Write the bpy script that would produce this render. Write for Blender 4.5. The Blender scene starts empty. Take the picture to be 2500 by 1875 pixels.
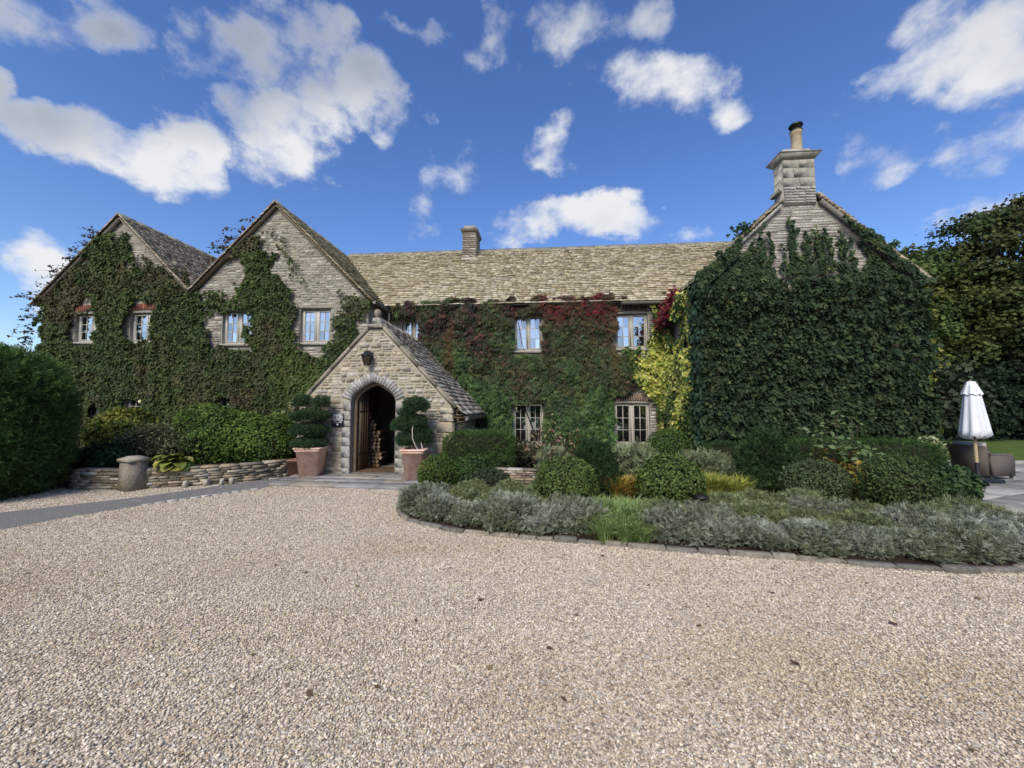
import bpy, math, random
import numpy as np
from mathutils import Vector, Matrix
from mathutils.geometry import tessellate_polygon

R = math.radians
scene = bpy.context.scene
COL = scene.collection

# ------------------------------------------------------------------ camera
EYE = Vector((0, 0, 1.6))
cam_d = bpy.data.cameras.new('camera')
cam_d.sensor_width = 36.0
cam_d.sensor_fit = 'HORIZONTAL'
cam_d.lens = 939.0 / 2500.0 * 36.0
cam_d.clip_start = 0.05
cam_d.clip_end = 3000
cam = bpy.data.objects.new('camera', cam_d)
cam.location = EYE
cam.rotation_euler = (R(93.65), 0, R(4.6))
COL.objects.link(cam)
scene.camera = cam

# ------------------------------------------------------------------ sun
SUN_EL, SUN_AZ = R(40), R(-166)          # azimuth from +Y, clockwise positive (behind and left of the camera)
sun_d = bpy.data.lights.new('sun', 'SUN')
sun_d.energy = 1.5
sun_d.angle = R(30)
sun_d.color = (1.0, 0.93, 0.83)
sun = bpy.data.objects.new('sun', sun_d)
sdir = Vector((math.sin(SUN_AZ) * math.cos(SUN_EL), math.cos(SUN_AZ) * math.cos(SUN_EL), math.sin(SUN_EL)))
sun.rotation_euler = sdir.to_track_quat('Z', 'Y').to_euler()
sun.location = sdir * 60
COL.objects.link(sun)

# ------------------------------------------------------------------ sky: Nishita with broken cumulus
world = bpy.data.worlds.new('World')
scene.world = world
world.use_nodes = True
world.cycles.sampling_method = 'MANUAL'
world.cycles.sample_map_resolution = 512
wt = world.node_tree
wt.nodes.clear()


def build_sky(nt):
    N, L = nt.nodes, nt.links

    def node(t, **kw):
        n = N.new(t)
        for k, v in kw.items():
            setattr(n, k, v)
        return n

    def m(op, a, b=None, c=None, clamp=False):
        n = node('ShaderNodeMath', operation=op, use_clamp=clamp)
        for i, v in enumerate((a, b, c)):
            if v is None:
                continue
            if isinstance(v, (int, float)):
                n.inputs[i].default_value = v
            else:
                L.new(v, n.inputs[i])
        return n.outputs[0]

    out = node('ShaderNodeOutputWorld')
    bg = node('ShaderNodeBackground')
    bg.inputs['Strength'].default_value = SKY_STRENGTH
    sky = node('ShaderNodeTexSky', sky_type='NISHITA')
    sky.sun_disc = False
    sky.sun_elevation = SUN_EL
    sky.sun_rotation = SUN_AZ
    sky.altitude = 100
    sky.air_density = 1.0
    sky.dust_density = 0.6
    sky.ozone_density = 2.2
    hs = node('ShaderNodeHueSaturation')
    hs.inputs['Hue'].default_value = 0.513
    hs.inputs['Saturation'].default_value = 1.22
    hs.inputs['Value'].default_value = SKY_VALUE
    L.new(sky.outputs[0], hs.inputs['Color'])

    tc = node('ShaderNodeTexCoord')
    d = tc.outputs['Generated']
    sep = node('ShaderNodeSeparateXYZ')
    L.new(d, sep.inputs[0])
    # angles about the east-west axis: clouds lie in level banks in front of and behind the house
    az = m('ARCSINE', sep.outputs[0])
    el = m('ARCTAN2', sep.outputs[2], sep.outputs[1])
    # billowing outlines: the cloud map is warped by fractal noise
    wz = node('ShaderNodeTexNoise')
    wz.inputs['Scale'].default_value = 3.4
    wz.inputs['Detail'].default_value = 7.0
    wz.inputs['Roughness'].default_value = 0.58
    mp = node('ShaderNodeMapping')
    mp.inputs['Scale'].default_value = (1.0, 1.0, 1.3)
    mp.inputs['Location'].default_value = (3.1, 1.7, 0.4)
    L.new(d, mp.inputs[0])
    L.new(mp.outputs[0], wz.inputs['Vector'])
    wsep = node('ShaderNodeSeparateColor')
    L.new(wz.outputs['Color'], wsep.inputs[0])
    nz = node('ShaderNodeTexNoise')
    nz.inputs['Scale'].default_value = 8.0
    nz.inputs['Detail'].default_value = 6.0
    nz.inputs['Roughness'].default_value = 0.6
    L.new(mp.outputs[0], nz.inputs['Vector'])
    vb = node('ShaderNodeTexVoronoi', feature='SMOOTH_F1')
    vb.inputs['Scale'].default_value = 13.0
    vb.inputs['Smoothness'].default_value = 0.6
    L.new(mp.outputs[0], vb.inputs['Vector'])
    noise = m('MULTIPLY_ADD', vb.outputs['Distance'], -0.28, m('ADD', nz.outputs[0], 0.115))
    pv = node('ShaderNodeCombineXYZ')
    L.new(m('MULTIPLY_ADD', wsep.outputs[0], 0.34, m('SUBTRACT', az, 0.17)), pv.inputs[0])
    L.new(m('MULTIPLY_ADD', wsep.outputs[1], 0.30, m('SUBTRACT', el, 0.15)), pv.inputs[1])
    p = pv.outputs[0]

    def blob(caz, cel, raz, rel, amp):
        a = node('ShaderNodeVectorMath', operation='MULTIPLY_ADD')
        L.new(p, a.inputs[0])
        a.inputs[1].default_value = (1 / raz, 1 / rel, 0)
        a.inputs[2].default_value = (-caz / raz, -cel / rel, 0)
        q = node('ShaderNodeVectorMath', operation='DOT_PRODUCT')
        L.new(a.outputs[0], q.inputs[0])
        L.new(a.outputs[0], q.inputs[1])
        return m('MULTIPLY_ADD', q.outputs['Value'], -amp, amp)

    BL = [(-0.770, 0.876, 0.095, 0.047, 1.00), (-0.704, 0.665, 0.095, 0.080, 1.70), (-0.537, 0.662, 0.104, 0.097, 1.70), (-0.802, 0.701, 0.071, 0.053, 1.40), (-0.850, 0.790, 0.040, 0.072, 1.40), (-0.517, 0.808, 0.120, 0.087, 1.20), (-0.411, 0.745, 0.096, 0.067, 1.20), (-0.439, 0.853, 0.067, 0.044, 1.10), (-0.325, 0.684, 0.051, 0.049, 0.85), (-0.969, 0.352, 0.048, 0.111, 1.30), (-0.034, 0.811, 0.191, 0.049, 0.62), (0.166, 0.793, 0.101, 0.043, 0.62), (-0.245, 0.853, 0.091, 0.021, 0.75), (0.240, 0.701, 0.130, 0.047, 0.90), (0.350, 0.688, 0.069, 0.032, 0.82), (0.663, 0.742, 0.102, 0.084, 1.30), (0.598, 0.710, 0.055, 0.061, 1.05), (0.020, 0.583, 0.067, 0.040, 0.82), (-0.204, 0.538, 0.063, 0.087, 0.42), (0.098, 0.445, 0.229, 0.051, 1.30), (0.633, 0.566, 0.048, 0.052, 0.66), (0.741, 0.578, 0.046, 0.071, 0.62), (0.798, 0.433, 0.051, 0.057, 1.20),
          # the same broken cloud goes on round the rest of the sky
          (1.2, 0.5, 0.15, 0.3, 1.2), (-1.25, 0.6, 0.12, 0.4, 1.2), (0.1, 1.25, 0.5, 0.12, 1.0), (-0.6, 1.5, 0.3, 0.14, 1.2), (0.5, 1.7, 0.35, 0.16, 1.2), (-0.1, 2.05, 0.4, 0.2, 1.3), (0.8, 2.3, 0.2, 0.2, 1.2), (-0.7, 2.4, 0.3, 0.16, 1.2), (0.2, 2.65, 0.5, 0.1, 1.2)]
    cov = None
    for b in BL:
        f = blob(b[0], b[1], b[2] * 1.17, b[3] * 1.2, b[4] * (0.82 if b[4] < 1.0 else 0.97))
        cov = f if cov is None else m('MAXIMUM', cov, f)
    cov = m('MAXIMUM', cov, -0.62)
    cov = m('MINIMUM', cov, 0.95)
    dens = m('MULTIPLY_ADD', noise, 3.0, m('ADD', cov, -1.62))
    mr = node('ShaderNodeMapRange', interpolation_type='SMOOTHSTEP')
    mr.inputs['From Min'].default_value = -0.02
    mr.inputs['From Max'].default_value = 1.0
    L.new(dens, mr.inputs['Value'])
    alpha = mr.outputs[0]
    # grey undersides: the higher and thicker the cloud, the more of its base is seen
    nz2 = node('ShaderNodeTexNoise')
    nz2.inputs['Scale'].default_value = 3.2
    nz2.inputs['Detail'].default_value = 5.0
    mp2 = node('ShaderNodeMapping')
    mp2.inputs['Location'].default_value = (0.2, 5.0, 0.12)
    L.new(d, mp2.inputs[0])
    L.new(mp2.outputs[0], nz2.inputs['Vector'])
    hi = node('ShaderNodeMapRange', interpolation_type='SMOOTHSTEP')
    hi.inputs['From Min'].default_value = 0.66
    hi.inputs['From Max'].default_value = 0.84
    L.new(m('MULTIPLY_ADD', az, -0.12, el), hi.inputs['Value'])
    g = m('MULTIPLY_ADD', hi.outputs[0], 0.85, m('MULTIPLY_ADD', nz2.outputs[0], 1.5, m('MULTIPLY_ADD', wsep.outputs[2], -1.3, -0.12)))
    g = m('MULTIPLY', g, m('MULTIPLY_ADD', alpha, 0.8, 0.2), clamp=True)
    cm = node('ShaderNodeMix', data_type='RGBA')
    L.new(g, cm.inputs['Factor'])
    W = CLOUD_WHITE
    cm.inputs['A'].default_value = (0.97 * W, 0.985 * W, 1.0 * W, 1)
    cm.inputs['B'].default_value = (0.37 * W, 0.42 * W, 0.52 * W, 1)
    mx = node('ShaderNodeMix', data_type='RGBA')
    L.new(m('MULTIPLY', alpha, 0.96), mx.inputs['Factor'])
    L.new(hs.outputs[0], mx.inputs['A'])
    L.new(cm.outputs['Result'], mx.inputs['B'])
    L.new(mx.outputs['Result'], bg.inputs['Color'])
    L.new(bg.outputs[0], out.inputs['Surface'])


SKY_STRENGTH = 0.07
SKY_VALUE = 1.12
CLOUD_WHITE = 5.2
build_sky(wt)

# ------------------------------------------------------------------ exposure
vs = scene.view_settings
vs.view_transform = 'Standard'
vs.look = 'None'
vs.gamma = 1.0
vs.exposure = 1.3
vs.use_curve_mapping = False
scene.cycles.max_bounces = 4
scene.cycles.diffuse_bounces = 2
scene.cycles.glossy_bounces = 2
scene.cycles.transmission_bounces = 2
scene.cycles.transparent_max_bounces = 6
scene.cycles.use_denoising = True
scene.cycles.caustics_reflective = False
scene.cycles.caustics_refractive = False

# ------------------------------------------------------------------ helpers
MATS = {}


def new_mat(name):
    mt = bpy.data.materials.new(name)
    mt.use_nodes = True
    nt = mt.node_tree
    nt.nodes.clear()
    out = nt.nodes.new('ShaderNodeOutputMaterial')
    return mt, nt, out


def vmat(name, rough=0.85, nscale=14, namt=0.25, bump=0.0, bscale=40, spec=0.3, base=None, metallic=0.0,
         spots=None, trans=0.0, coord='Object', geo_dirt=None):
    """Procedural surface: the piece's own colour (attribute Col or base) broken up by noise, with fine bump."""
    mt, nt, out = new_mat(name)
    N, L = nt.nodes, nt.links
    pr = N.new('ShaderNodeBsdfPrincipled')
    pr.inputs['Roughness'].default_value = rough
    pr.inputs['Specular IOR Level'].default_value = spec
    pr.inputs['Metallic'].default_value = metallic
    if base is None:
        at = N.new('ShaderNodeAttribute')
        at.attribute_name = 'Col'
        c = at.outputs['Color']
    else:
        rg = N.new('ShaderNodeRGB')
        rg.outputs[0].default_value = (*base, 1)
        c = rg.outputs[0]
    if coord == 'World':
        tc = N.new('ShaderNodeNewGeometry').outputs['Position']
    else:
        tc = N.new('ShaderNodeTexCoord').outputs['Object']
    if namt > 0:
        nz = N.new('ShaderNodeTexNoise')
        nz.inputs['Scale'].default_value = nscale
        nz.inputs['Detail'].default_value = 6
        nz.inputs['Roughness'].default_value = 0.65
        L.new(tc, nz.inputs['Vector'])
        mr = N.new('ShaderNodeMapRange')
        mr.inputs['From Min'].default_value = 0.3
        mr.inputs['From Max'].default_value = 0.7
        mr.inputs['To Min'].default_value = 1 - namt
        mr.inputs['To Max'].default_value = 1 + namt
        L.new(nz.outputs[0], mr.inputs['Value'])
        ml = N.new('ShaderNodeMix')
        ml.data_type = 'RGBA'
        ml.blend_type = 'MULTIPLY'
        ml.inputs['Factor'].default_value = 1
        L.new(c, ml.inputs['A'])
        L.new(mr.outputs[0], ml.inputs['B'])
        c = ml.outputs['Result']
    if spots:
        (scol, sscale, smin, smax, samt) = spots
        n2 = N.new('ShaderNodeTexNoise')
        n2.inputs['Scale'].default_value = sscale
        n2.inputs['Detail'].default_value = 5
        n2.inputs['Roughness'].default_value = 0.7
        L.new(tc, n2.inputs['Vector'])
        m2 = N.new('ShaderNodeMapRange')
        m2.inputs['From Min'].default_value = smin
        m2.inputs['From Max'].default_value = smax
        m2.inputs['To Max'].default_value = samt
        L.new(n2.outputs[0], m2.inputs['Value'])
        mx = N.new('ShaderNodeMix')
        mx.data_type = 'RGBA'
        L.new(m2.outputs[0], mx.inputs['Factor'])
        L.new(c, mx.inputs['A'])
        mx.inputs['B'].default_value = (*scol, 1)
        c = mx.outputs['Result']
    L.new(c, pr.inputs['Base Color'])
    if bump > 0:
        n3 = N.new('ShaderNodeTexNoise')
        n3.inputs['Scale'].default_value = bscale
        n3.inputs['Detail'].default_value = 5
        n3.inputs['Roughness'].default_value = 0.65
        L.new(tc, n3.inputs['Vector'])
        bp = N.new('ShaderNodeBump')
        bp.inputs['Strength'].default_value = bump
        bp.inputs['Distance'].default_value = 0.02
        L.new(n3.outputs[0], bp.inputs['Height'])
        L.new(bp.outputs[0], pr.inputs['Normal'])
    if trans > 0:
        tr = N.new('ShaderNodeBsdfTranslucent')
        L.new(c, tr.inputs['Color'])
        ms = N.new('ShaderNodeMixShader')
        ms.inputs[0].default_value = trans
        L.new(pr.outputs[0], ms.inputs[1])
        L.new(tr.outputs[0], ms.inputs[2])
        L.new(ms.outputs[0], out.inputs['Surface'])
    else:
        L.new(pr.outputs[0], out.inputs['Surface'])
    MATS[name] = mt
    return mt


def shade(c, k):
    return tuple(v * k for v in c)


def srgb(r, g, b):
    f = lambda v: (v / 255 / 12.92) if v / 255 <= 0.04045 else ((v / 255 + 0.055) / 1.055) ** 2.4
    return (f(r), f(g), f(b))


M_STONE = vmat('rubble_stone', 0.92, 22, 0.38, 0.6, 45, 0.15, spots=((0.42, 0.41, 0.36), 9, 0.60, 0.74, 0.5))
M_MORTAR = vmat('lime_mortar', 0.95, 18, 0.25, 0.5, 70, 0.1, base=(0.40, 0.355, 0.27), coord='World')
M_MORTAR_GREY = vmat('grey_mortar', 0.95, 18, 0.25, 0.5, 70, 0.1, base=(0.29, 0.265, 0.22), coord='World')
M_SLATE = vmat('stone_slate', 0.9, 16, 0.4, 0.5, 40, 0.15, spots=((0.30, 0.27, 0.13), 5, 0.58, 0.74, 0.45), coord='World')
M_SHEATH = vmat('roof_underlay', 0.95, 10, 0.2, 0, base=(0.045, 0.04, 0.033))
M_ASHLAR = vmat('dressed_stone', 0.88, 6, 0.35, 0.4, 60, 0.2, spots=((0.055, 0.052, 0.046), 3.5, 0.52, 0.72, 0.6), coord='World')
M_FRAME = vmat('painted_frame', 0.5, 20, 0.08, 0, base=(0.47, 0.445, 0.375), spec=0.4)
M_BRICK = vmat('red_brick', 0.9, 30, 0.3, 0.5, 60, 0.15)
M_WOOD = vmat('oak', 0.65, 12, 0.4, 0.3, 60, 0.3, base=(0.105, 0.062, 0.036))
M_WOODGREY = vmat('weathered_oak', 0.75, 14, 0.35, 0.3, 60, 0.2, base=(0.20, 0.145, 0.095))
M_IRON = vmat('black_iron', 0.45, 30, 0.15, 0, base=(0.012, 0.012, 0.013), spec=0.5)
M_LEAD = vmat('painted_gutter', 0.55, 30, 0.15, 0, base=(0.19, 0.17, 0.145), spec=0.4)
M_PIPE = vmat('pale_pipe', 0.5, 30, 0.12, 0, base=(0.55, 0.52, 0.45), spec=0.4)
M_TERRA = vmat('terracotta', 0.8, 5, 0.22, 0.25, 60, 0.25, base=(0.72, 0.44, 0.33),
               spots=((0.76, 0.56, 0.46), 5, 0.42, 0.62, 0.75))
M_TERRA_DK = vmat('old_terracotta', 0.85, 6, 0.25, 0.25, 60, 0.2, base=(0.25, 0.13, 0.095))
M_SOIL = vmat('soil', 0.98, 20, 0.4, 0.8, 30, 0.05, base=(0.042, 0.029, 0.02), coord='World')
M_LEAF = vmat('leaf', 0.6, 5, 0.22, 0, spec=0.12, trans=0.22, coord='World')
M_LEAFDULL = vmat('dull_leaf', 0.75, 5, 0.25, 0, spec=0.1, trans=0.2, coord='World')
M_TWIG = vmat('twig', 0.9, 20, 0.3, 0, spec=0.1, base=(0.022, 0.024, 0.013))
M_BARK = vmat('bark', 0.92, 18, 0.35, 0.6, 30, 0.1, base=(0.075, 0.06, 0.045))
M_PALEBARK = vmat('pale_bark', 0.85, 18, 0.3, 0.4, 30, 0.15, base=(0.42, 0.37, 0.31))
M_FLAG = vmat('flagstone', 0.85, 4, 0.28, 0.35, 30, 0.2, spots=((0.12, 0.115, 0.10), 3, 0.5, 0.75, 0.5), coord='World')
M_CANVAS = vmat('white_canvas', 0.85, 6, 0.06, 0.15, 40, 0.1, base=(0.72, 0.74, 0.76))
M_RATTAN = None
M_BLACK = vmat('black_plate', 0.35, 8, 0.1, 0, base=(0.012, 0.012, 0.014), spec=0.5)
M_WHITE = vmat('white_print', 0.5, 8, 0.03, 0, base=(0.75, 0.75, 0.73))
M_CUSHION = vmat('cushion', 0.9, 20, 0.08, 0.1, 60, 0.1, base=(0.42, 0.42, 0.41))
M_POT = vmat('clay_pot', 0.8, 8, 0.2, 0.2, 50, 0.2, base=(0.34, 0.275, 0.18))


def glass_mat():
    mt, nt, out = new_mat('window_glass')
    N, L = nt.nodes, nt.links
    gl = N.new('ShaderNodeBsdfGlossy')
    gl.inputs['Roughness'].default_value = 0.015
    gl.inputs['Color'].default_value = (0.92, 0.96, 1, 1)
    di = N.new('ShaderNodeBsdfDiffuse')
    di.inputs['Color'].default_value = (0.012, 0.012, 0.013, 1)
    nz = N.new('ShaderNodeTexNoise')
    nz.inputs['Scale'].default_value = 2.2
    geo = N.new('ShaderNodeNewGeometry')
    L.new(geo.outputs['Position'], nz.inputs['Vector'])
    bp = N.new('ShaderNodeBump')
    bp.inputs['Strength'].default_value = 0.025
    bp.inputs['Distance'].default_value = 0.05
    L.new(nz.outputs[0], bp.inputs['Height'])
    L.new(bp.outputs[0], gl.inputs['Normal'])
    mx = N.new('ShaderNodeMixShader')
    oi = N.new('ShaderNodeObjectInfo')
    mrr = N.new('ShaderNodeMapRange')
    mrr.inputs['To Min'].default_value = 0.30
    mrr.inputs['To Max'].default_value = 0.60
    L.new(oi.outputs['Random'], mrr.inputs['Value'])
    L.new(mrr.outputs[0], mx.inputs[0])
    L.new(di.outputs[0], mx.inputs[1])
    L.new(gl.outputs[0], mx.inputs[2])
    L.new(mx.outputs[0], out.inputs['Surface'])
    return mt


M_GLASS = glass_mat()


def rattan_mat():
    mt, nt, out = new_mat('woven_rattan')
    N, L = nt.nodes, nt.links
    pr = N.new('ShaderNodeBsdfPrincipled')
    pr.inputs['Roughness'].default_value = 0.65
    tc = N.new('ShaderNodeTexCoord')
    w1 = N.new('ShaderNodeTexWave')
    w1.bands_direction = 'Z'
    w1.inputs['Scale'].default_value = 18
    w1.inputs['Distortion'].default_value = 1.2
    L.new(tc.outputs['Object'], w1.inputs['Vector'])
    cr = N.new('ShaderNodeValToRGB')
    cr.color_ramp.elements[0].color = (0.07, 0.055, 0.045, 1)
    cr.color_ramp.elements[1].color = (0.20, 0.165, 0.135, 1)
    L.new(w1.outputs[0], cr.inputs[0])
    L.new(cr.outputs[0], pr.inputs['Base Color'])
    bp = N.new('ShaderNodeBump')
    bp.inputs['Distance'].default_value = 0.01
    bp.inputs['Strength'].default_value = 0.6
    L.new(w1.outputs[0], bp.inputs['Height'])
    L.new(bp.outputs[0], pr.inputs['Normal'])
    L.new(pr.outputs[0], out.inputs['Surface'])
    return mt


M_RATTAN = rattan_mat()


# ---- objects
def link(name, data, parent=None):
    o = bpy.data.objects.new(name, data)
    COL.objects.link(o)
    if parent is not None:
        o.parent = parent
    return o


def tag(o, label=None, cat=None, group=None, kind=None):
    if label:
        o['label'] = label
    if cat:
        o['category'] = cat
    if group:
        o['group'] = group
    if kind:
        o['kind'] = kind
    return o


def thing(name, label, cat, loc=(0, 0, 0), rz=0.0, group=None):
    o = link(name, None)
    o.location = loc
    o.rotation_euler = (0, 0, rz)
    o.empty_display_size = 0.2
    return tag(o, label, cat, group)


def copy_tree(o, parent=None):
    c = o.copy()
    COL.objects.link(c)
    c.parent = parent
    for ch in o.children:
        copy_tree(ch, c)
    return c


def raw_mesh(name, V, loops, starts, cols=None, smooth=False):
    me = bpy.data.meshes.new(name)
    V = np.asarray(V, dtype=np.float32)
    loops = np.asarray(loops, dtype=np.int32)
    starts = np.asarray(starts, dtype=np.int32)
    me.vertices.add(len(V))
    me.vertices.foreach_set('co', V.ravel())
    me.loops.add(len(loops))
    me.loops.foreach_set('vertex_index', loops)
    me.polygons.add(len(starts))
    me.polygons.foreach_set('loop_start', starts)
    if smooth:
        me.polygons.foreach_set('use_smooth', np.ones(len(starts), dtype=bool))
    if cols is not None:
        at = me.attributes.new('Col', 'FLOAT_COLOR', 'POINT')
        c = np.ones((len(V), 4), dtype=np.float32)
        c[:, :3] = cols
        at.data.foreach_set('color', c.ravel())
    me.update(calc_edges=True)
    return me


class MB:
    def __init__(self):
        self.v, self.f, self.c = [], [], []

    def add(self, verts, faces, col=(1, 1, 1)):
        o = len(self.v)
        self.v += [tuple(p) for p in verts]
        self.f += [tuple(i + o for i in f) for f in faces]
        self.c += [col] * len(verts)
        return self

    def box(self, a, b, col=(1, 1, 1)):
        x0, y0, z0 = a
        x1, y1, z1 = b
        v = [(x0, y0, z0), (x1, y0, z0), (x1, y1, z0), (x0, y1, z0), (x0, y0, z1), (x1, y0, z1), (x1, y1, z1), (x0, y1, z1)]
        return self.add(v, BOXF, col)

    def hexa(self, v8, col=(1, 1, 1)):
        return self.add(v8, BOXF, col)

    def bevbox(self, a, b, bv=0.01, col=(1, 1, 1)):
        """box with chamfered edges"""
        a = np.array(a, float)
        b = np.array(b, float)
        v = []
        idx = {}
        for sx in (0, 1):
            for sy in (0, 1):
                for sz in (0, 1):
                    s = (sx, sy, sz)
                    for ax in range(3):
                        p = [0, 0, 0]
                        for k in range(3):
                            e = (a[k], b[k])[s[k]]
                            if k != ax:
                                e += bv * (1 if s[k] == 0 else -1)
                            p[k] = e
                        idx[(s, ax)] = len(v)
                        v.append(tuple(p))
        f = []
        for ax in range(3):
            o1, o2 = [k for k in range(3) if k != ax]
            for sv in (0, 1):
                q = []
                for (p1, p2) in ((0, 0), (1, 0), (1, 1), (0, 1)):
                    s = [0, 0, 0]
                    s[ax], s[o1], s[o2] = sv, p1, p2
                    q.append(idx[(tuple(s), ax)])
                f.append(tuple(q))
            for (p1, p2) in ((0, 0), (1, 0), (1, 1), (0, 1)):
                s0 = [0, 0, 0]
                s0[o1], s0[o2] = p1, p2
                s1 = list(s0)
                s1[ax] = 1
                s0, s1 = tuple(s0), tuple(s1)
                f.append((idx[(s0, o1)], idx[(s1, o1)], idx[(s1, o2)], idx[(s0, o2)]))
        for sx in (0, 1):
            for sy in (0, 1):
                for sz in (0, 1):
                    s = (sx, sy, sz)
                    f.append((idx[(s, 0)], idx[(s, 1)], idx[(s, 2)]))
        return self.add(v, f, col)

    def tube(self, pts, r, seg=8, col=(1, 1, 1), cap=True):
        pts = [Vector(p) for p in pts]
        n = len(pts)
        rr = r if hasattr(r, '__len__') else [r] * n
        vs_, fs = [], []
        up = Vector((0.13, 0.31, 0.94))
        for i, p in enumerate(pts):
            t = (pts[min(i + 1, n - 1)] - pts[max(i - 1, 0)]).normalized()
            a = t.cross(up)
            if a.length < 1e-3:
                a = t.cross(Vector((1, 0, 0)))
            a.normalize()
            b = t.cross(a)
            for k in range(seg):
                w = 2 * math.pi * k / seg
                vs_.append(p + (a * math.cos(w) + b * math.sin(w)) * rr[i])
        for i in range(n - 1):
            for k in range(seg):
                k2 = (k + 1) % seg
                fs.append((i * seg + k, i * seg + k2, (i + 1) * seg + k2, (i + 1) * seg + k))
        if cap:
            fs.append(tuple(range(seg)))
            fs.append(tuple(range((n - 1) * seg, n * seg)))
        return self.add(vs_, fs, col)

    def lathe(self, prof, seg=20, c=(0, 0, 0), col=(1, 1, 1), wob=None):
        vs_, fs = [], []
        for (r, z) in prof:
            for k in range(seg):
                w = 2 * math.pi * k / seg
                rr = r * (wob(w, z) if wob else 1)
                vs_.append((c[0] + rr * math.cos(w), c[1] + rr * math.sin(w), c[2] + z))
        n = len(prof)
        for i in range(n - 1):
            for k in range(seg):
                k2 = (k + 1) % seg
                fs.append((i * seg + k, i * seg + k2, (i + 1) * seg + k2, (i + 1) * seg + k))
        fs.append(tuple(range(seg)))
        fs.append(tuple(range((n - 1) * seg, n * seg)))
        return self.add(vs_, fs, col)

    def build(self, name, mt, parent=None, smooth=False):
        loops = [i for f in self.f for i in f]
        starts = np.cumsum([0] + [len(f) for f in self.f[:-1]])
        me = raw_mesh(name, self.v, loops, starts, self.c, smooth)
        me.materials.append(mt)
        return link(name, me, parent)


BOXF = [(0, 3, 2, 1), (4, 5, 6, 7), (0, 1, 5, 4), (1, 2, 6, 5), (2, 3, 7, 6), (3, 0, 4, 7)]


# ---- noise and sampling
def snoise(P, scale, seed, k=9):
    rg = np.random.default_rng(seed)
    P = np.asarray(P, float)
    out = np.zeros(len(P))
    for i in range(k):
        d = rg.normal(size=P.shape[1])
        d /= np.linalg.norm(d)
        out += np.sin(P @ (d * scale * rg.uniform(0.6, 1.7)) + rg.uniform(0, 6.28))
    return out / math.sqrt(k) * 0.9


def unit(a):
    return a / np.maximum(np.linalg.norm(a, axis=-1, keepdims=True), 1e-9)


def inpoly(P, poly):
    x, y = P[:, 0], P[:, 1]
    r = np.zeros(len(P), bool)
    n = len(poly)
    for i in range(n):
        x0, y0 = poly[i]
        x1, y1 = poly[(i + 1) % n]
        if y0 == y1:
            continue
        c = (y0 > y) != (y1 > y)
        r ^= c & (x < (x1 - x0) * (y - y0) / (y1 - y0) + x0)
    return r


T_DIAMOND = (np.array([(0, 0, 0), (-.5, .5, .12), (0, 1, 0), (.5, .5, .12)]), [(0, 1, 2), (0, 2, 3)])
T_SLIM = (np.array([(0, 0, 0), (-.22, .45, .06), (0, 1, -.05), (.22, .45, .06)]), [(0, 1, 2), (0, 2, 3)])
T_OVAL = (np.array([(0, 0, 0), (-.3, .3, .07), (-.28, .68, .07), (0, 1, -.06), (.28, .68, .07), (.3, .3, .07)]),
          [(0, 1, 2, 3), (0, 3, 4, 5)])
T_IVY = (np.array([(0, 0, 0), (-.55, .2, .08), (-.33, .55, .02), (0, 1, -.12), (.33, .55, .02), (.55, .2, .08)]),
         [(0, 1, 2, 3), (0, 3, 4, 5)])


def palmate():
    V, F = [], []
    for a, l in ((-75, .62), (-36, .85), (0, 1.0), (36, .85), (75, .62)):
        a = R(a)
        t = np.array((math.sin(a), math.cos(a), 0))
        s = np.array((math.cos(a), -math.sin(a), 0))
        o = len(V)
        V += [t * .05, t * l * .5 - s * .17 * l + np.array((0, 0, .04)), t * l + np.array((0, 0, -.16 * l)), t * l * .5 + s * .17 * l + np.array((0, 0, .04))]
        F += [(o, o + 1, o + 2, o + 3)]
    return np.array(V), F


T_PALM = palmate()


def sprig(nleaf=7, w=.07, spread=.33, seed=1):
    rg = random.Random(seed)
    V, F = [], []
    for i in range(nleaf):
        t0 = i / nleaf * .75
        sd = 1 if i % 2 else -1
        dx = sd * spread * rg.uniform(.6, 1.1)
        dz = rg.uniform(-.2, .2)
        o = len(V)
        L_ = .32
        V += [(0, t0, 0), (dx * .55 - w * .5, t0 + L_ * .45, dz * .5 + .02), (dx, t0 + L_, dz), (dx * .55 + w * .5, t0 + L_ * .4, dz * .5 - .02)]
        F += [(o, o + 1, o + 2, o + 3)]
    o = len(V)
    V += [(-.02, 0, 0), (.02, 0, 0), (0, 1, 0)]
    F += [(o, o + 1, o + 2)]
    return np.array(V), F


T_YEW = sprig(6, .11, .34, 3)
T_LAV = sprig(6, .12, .17, 5)


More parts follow.
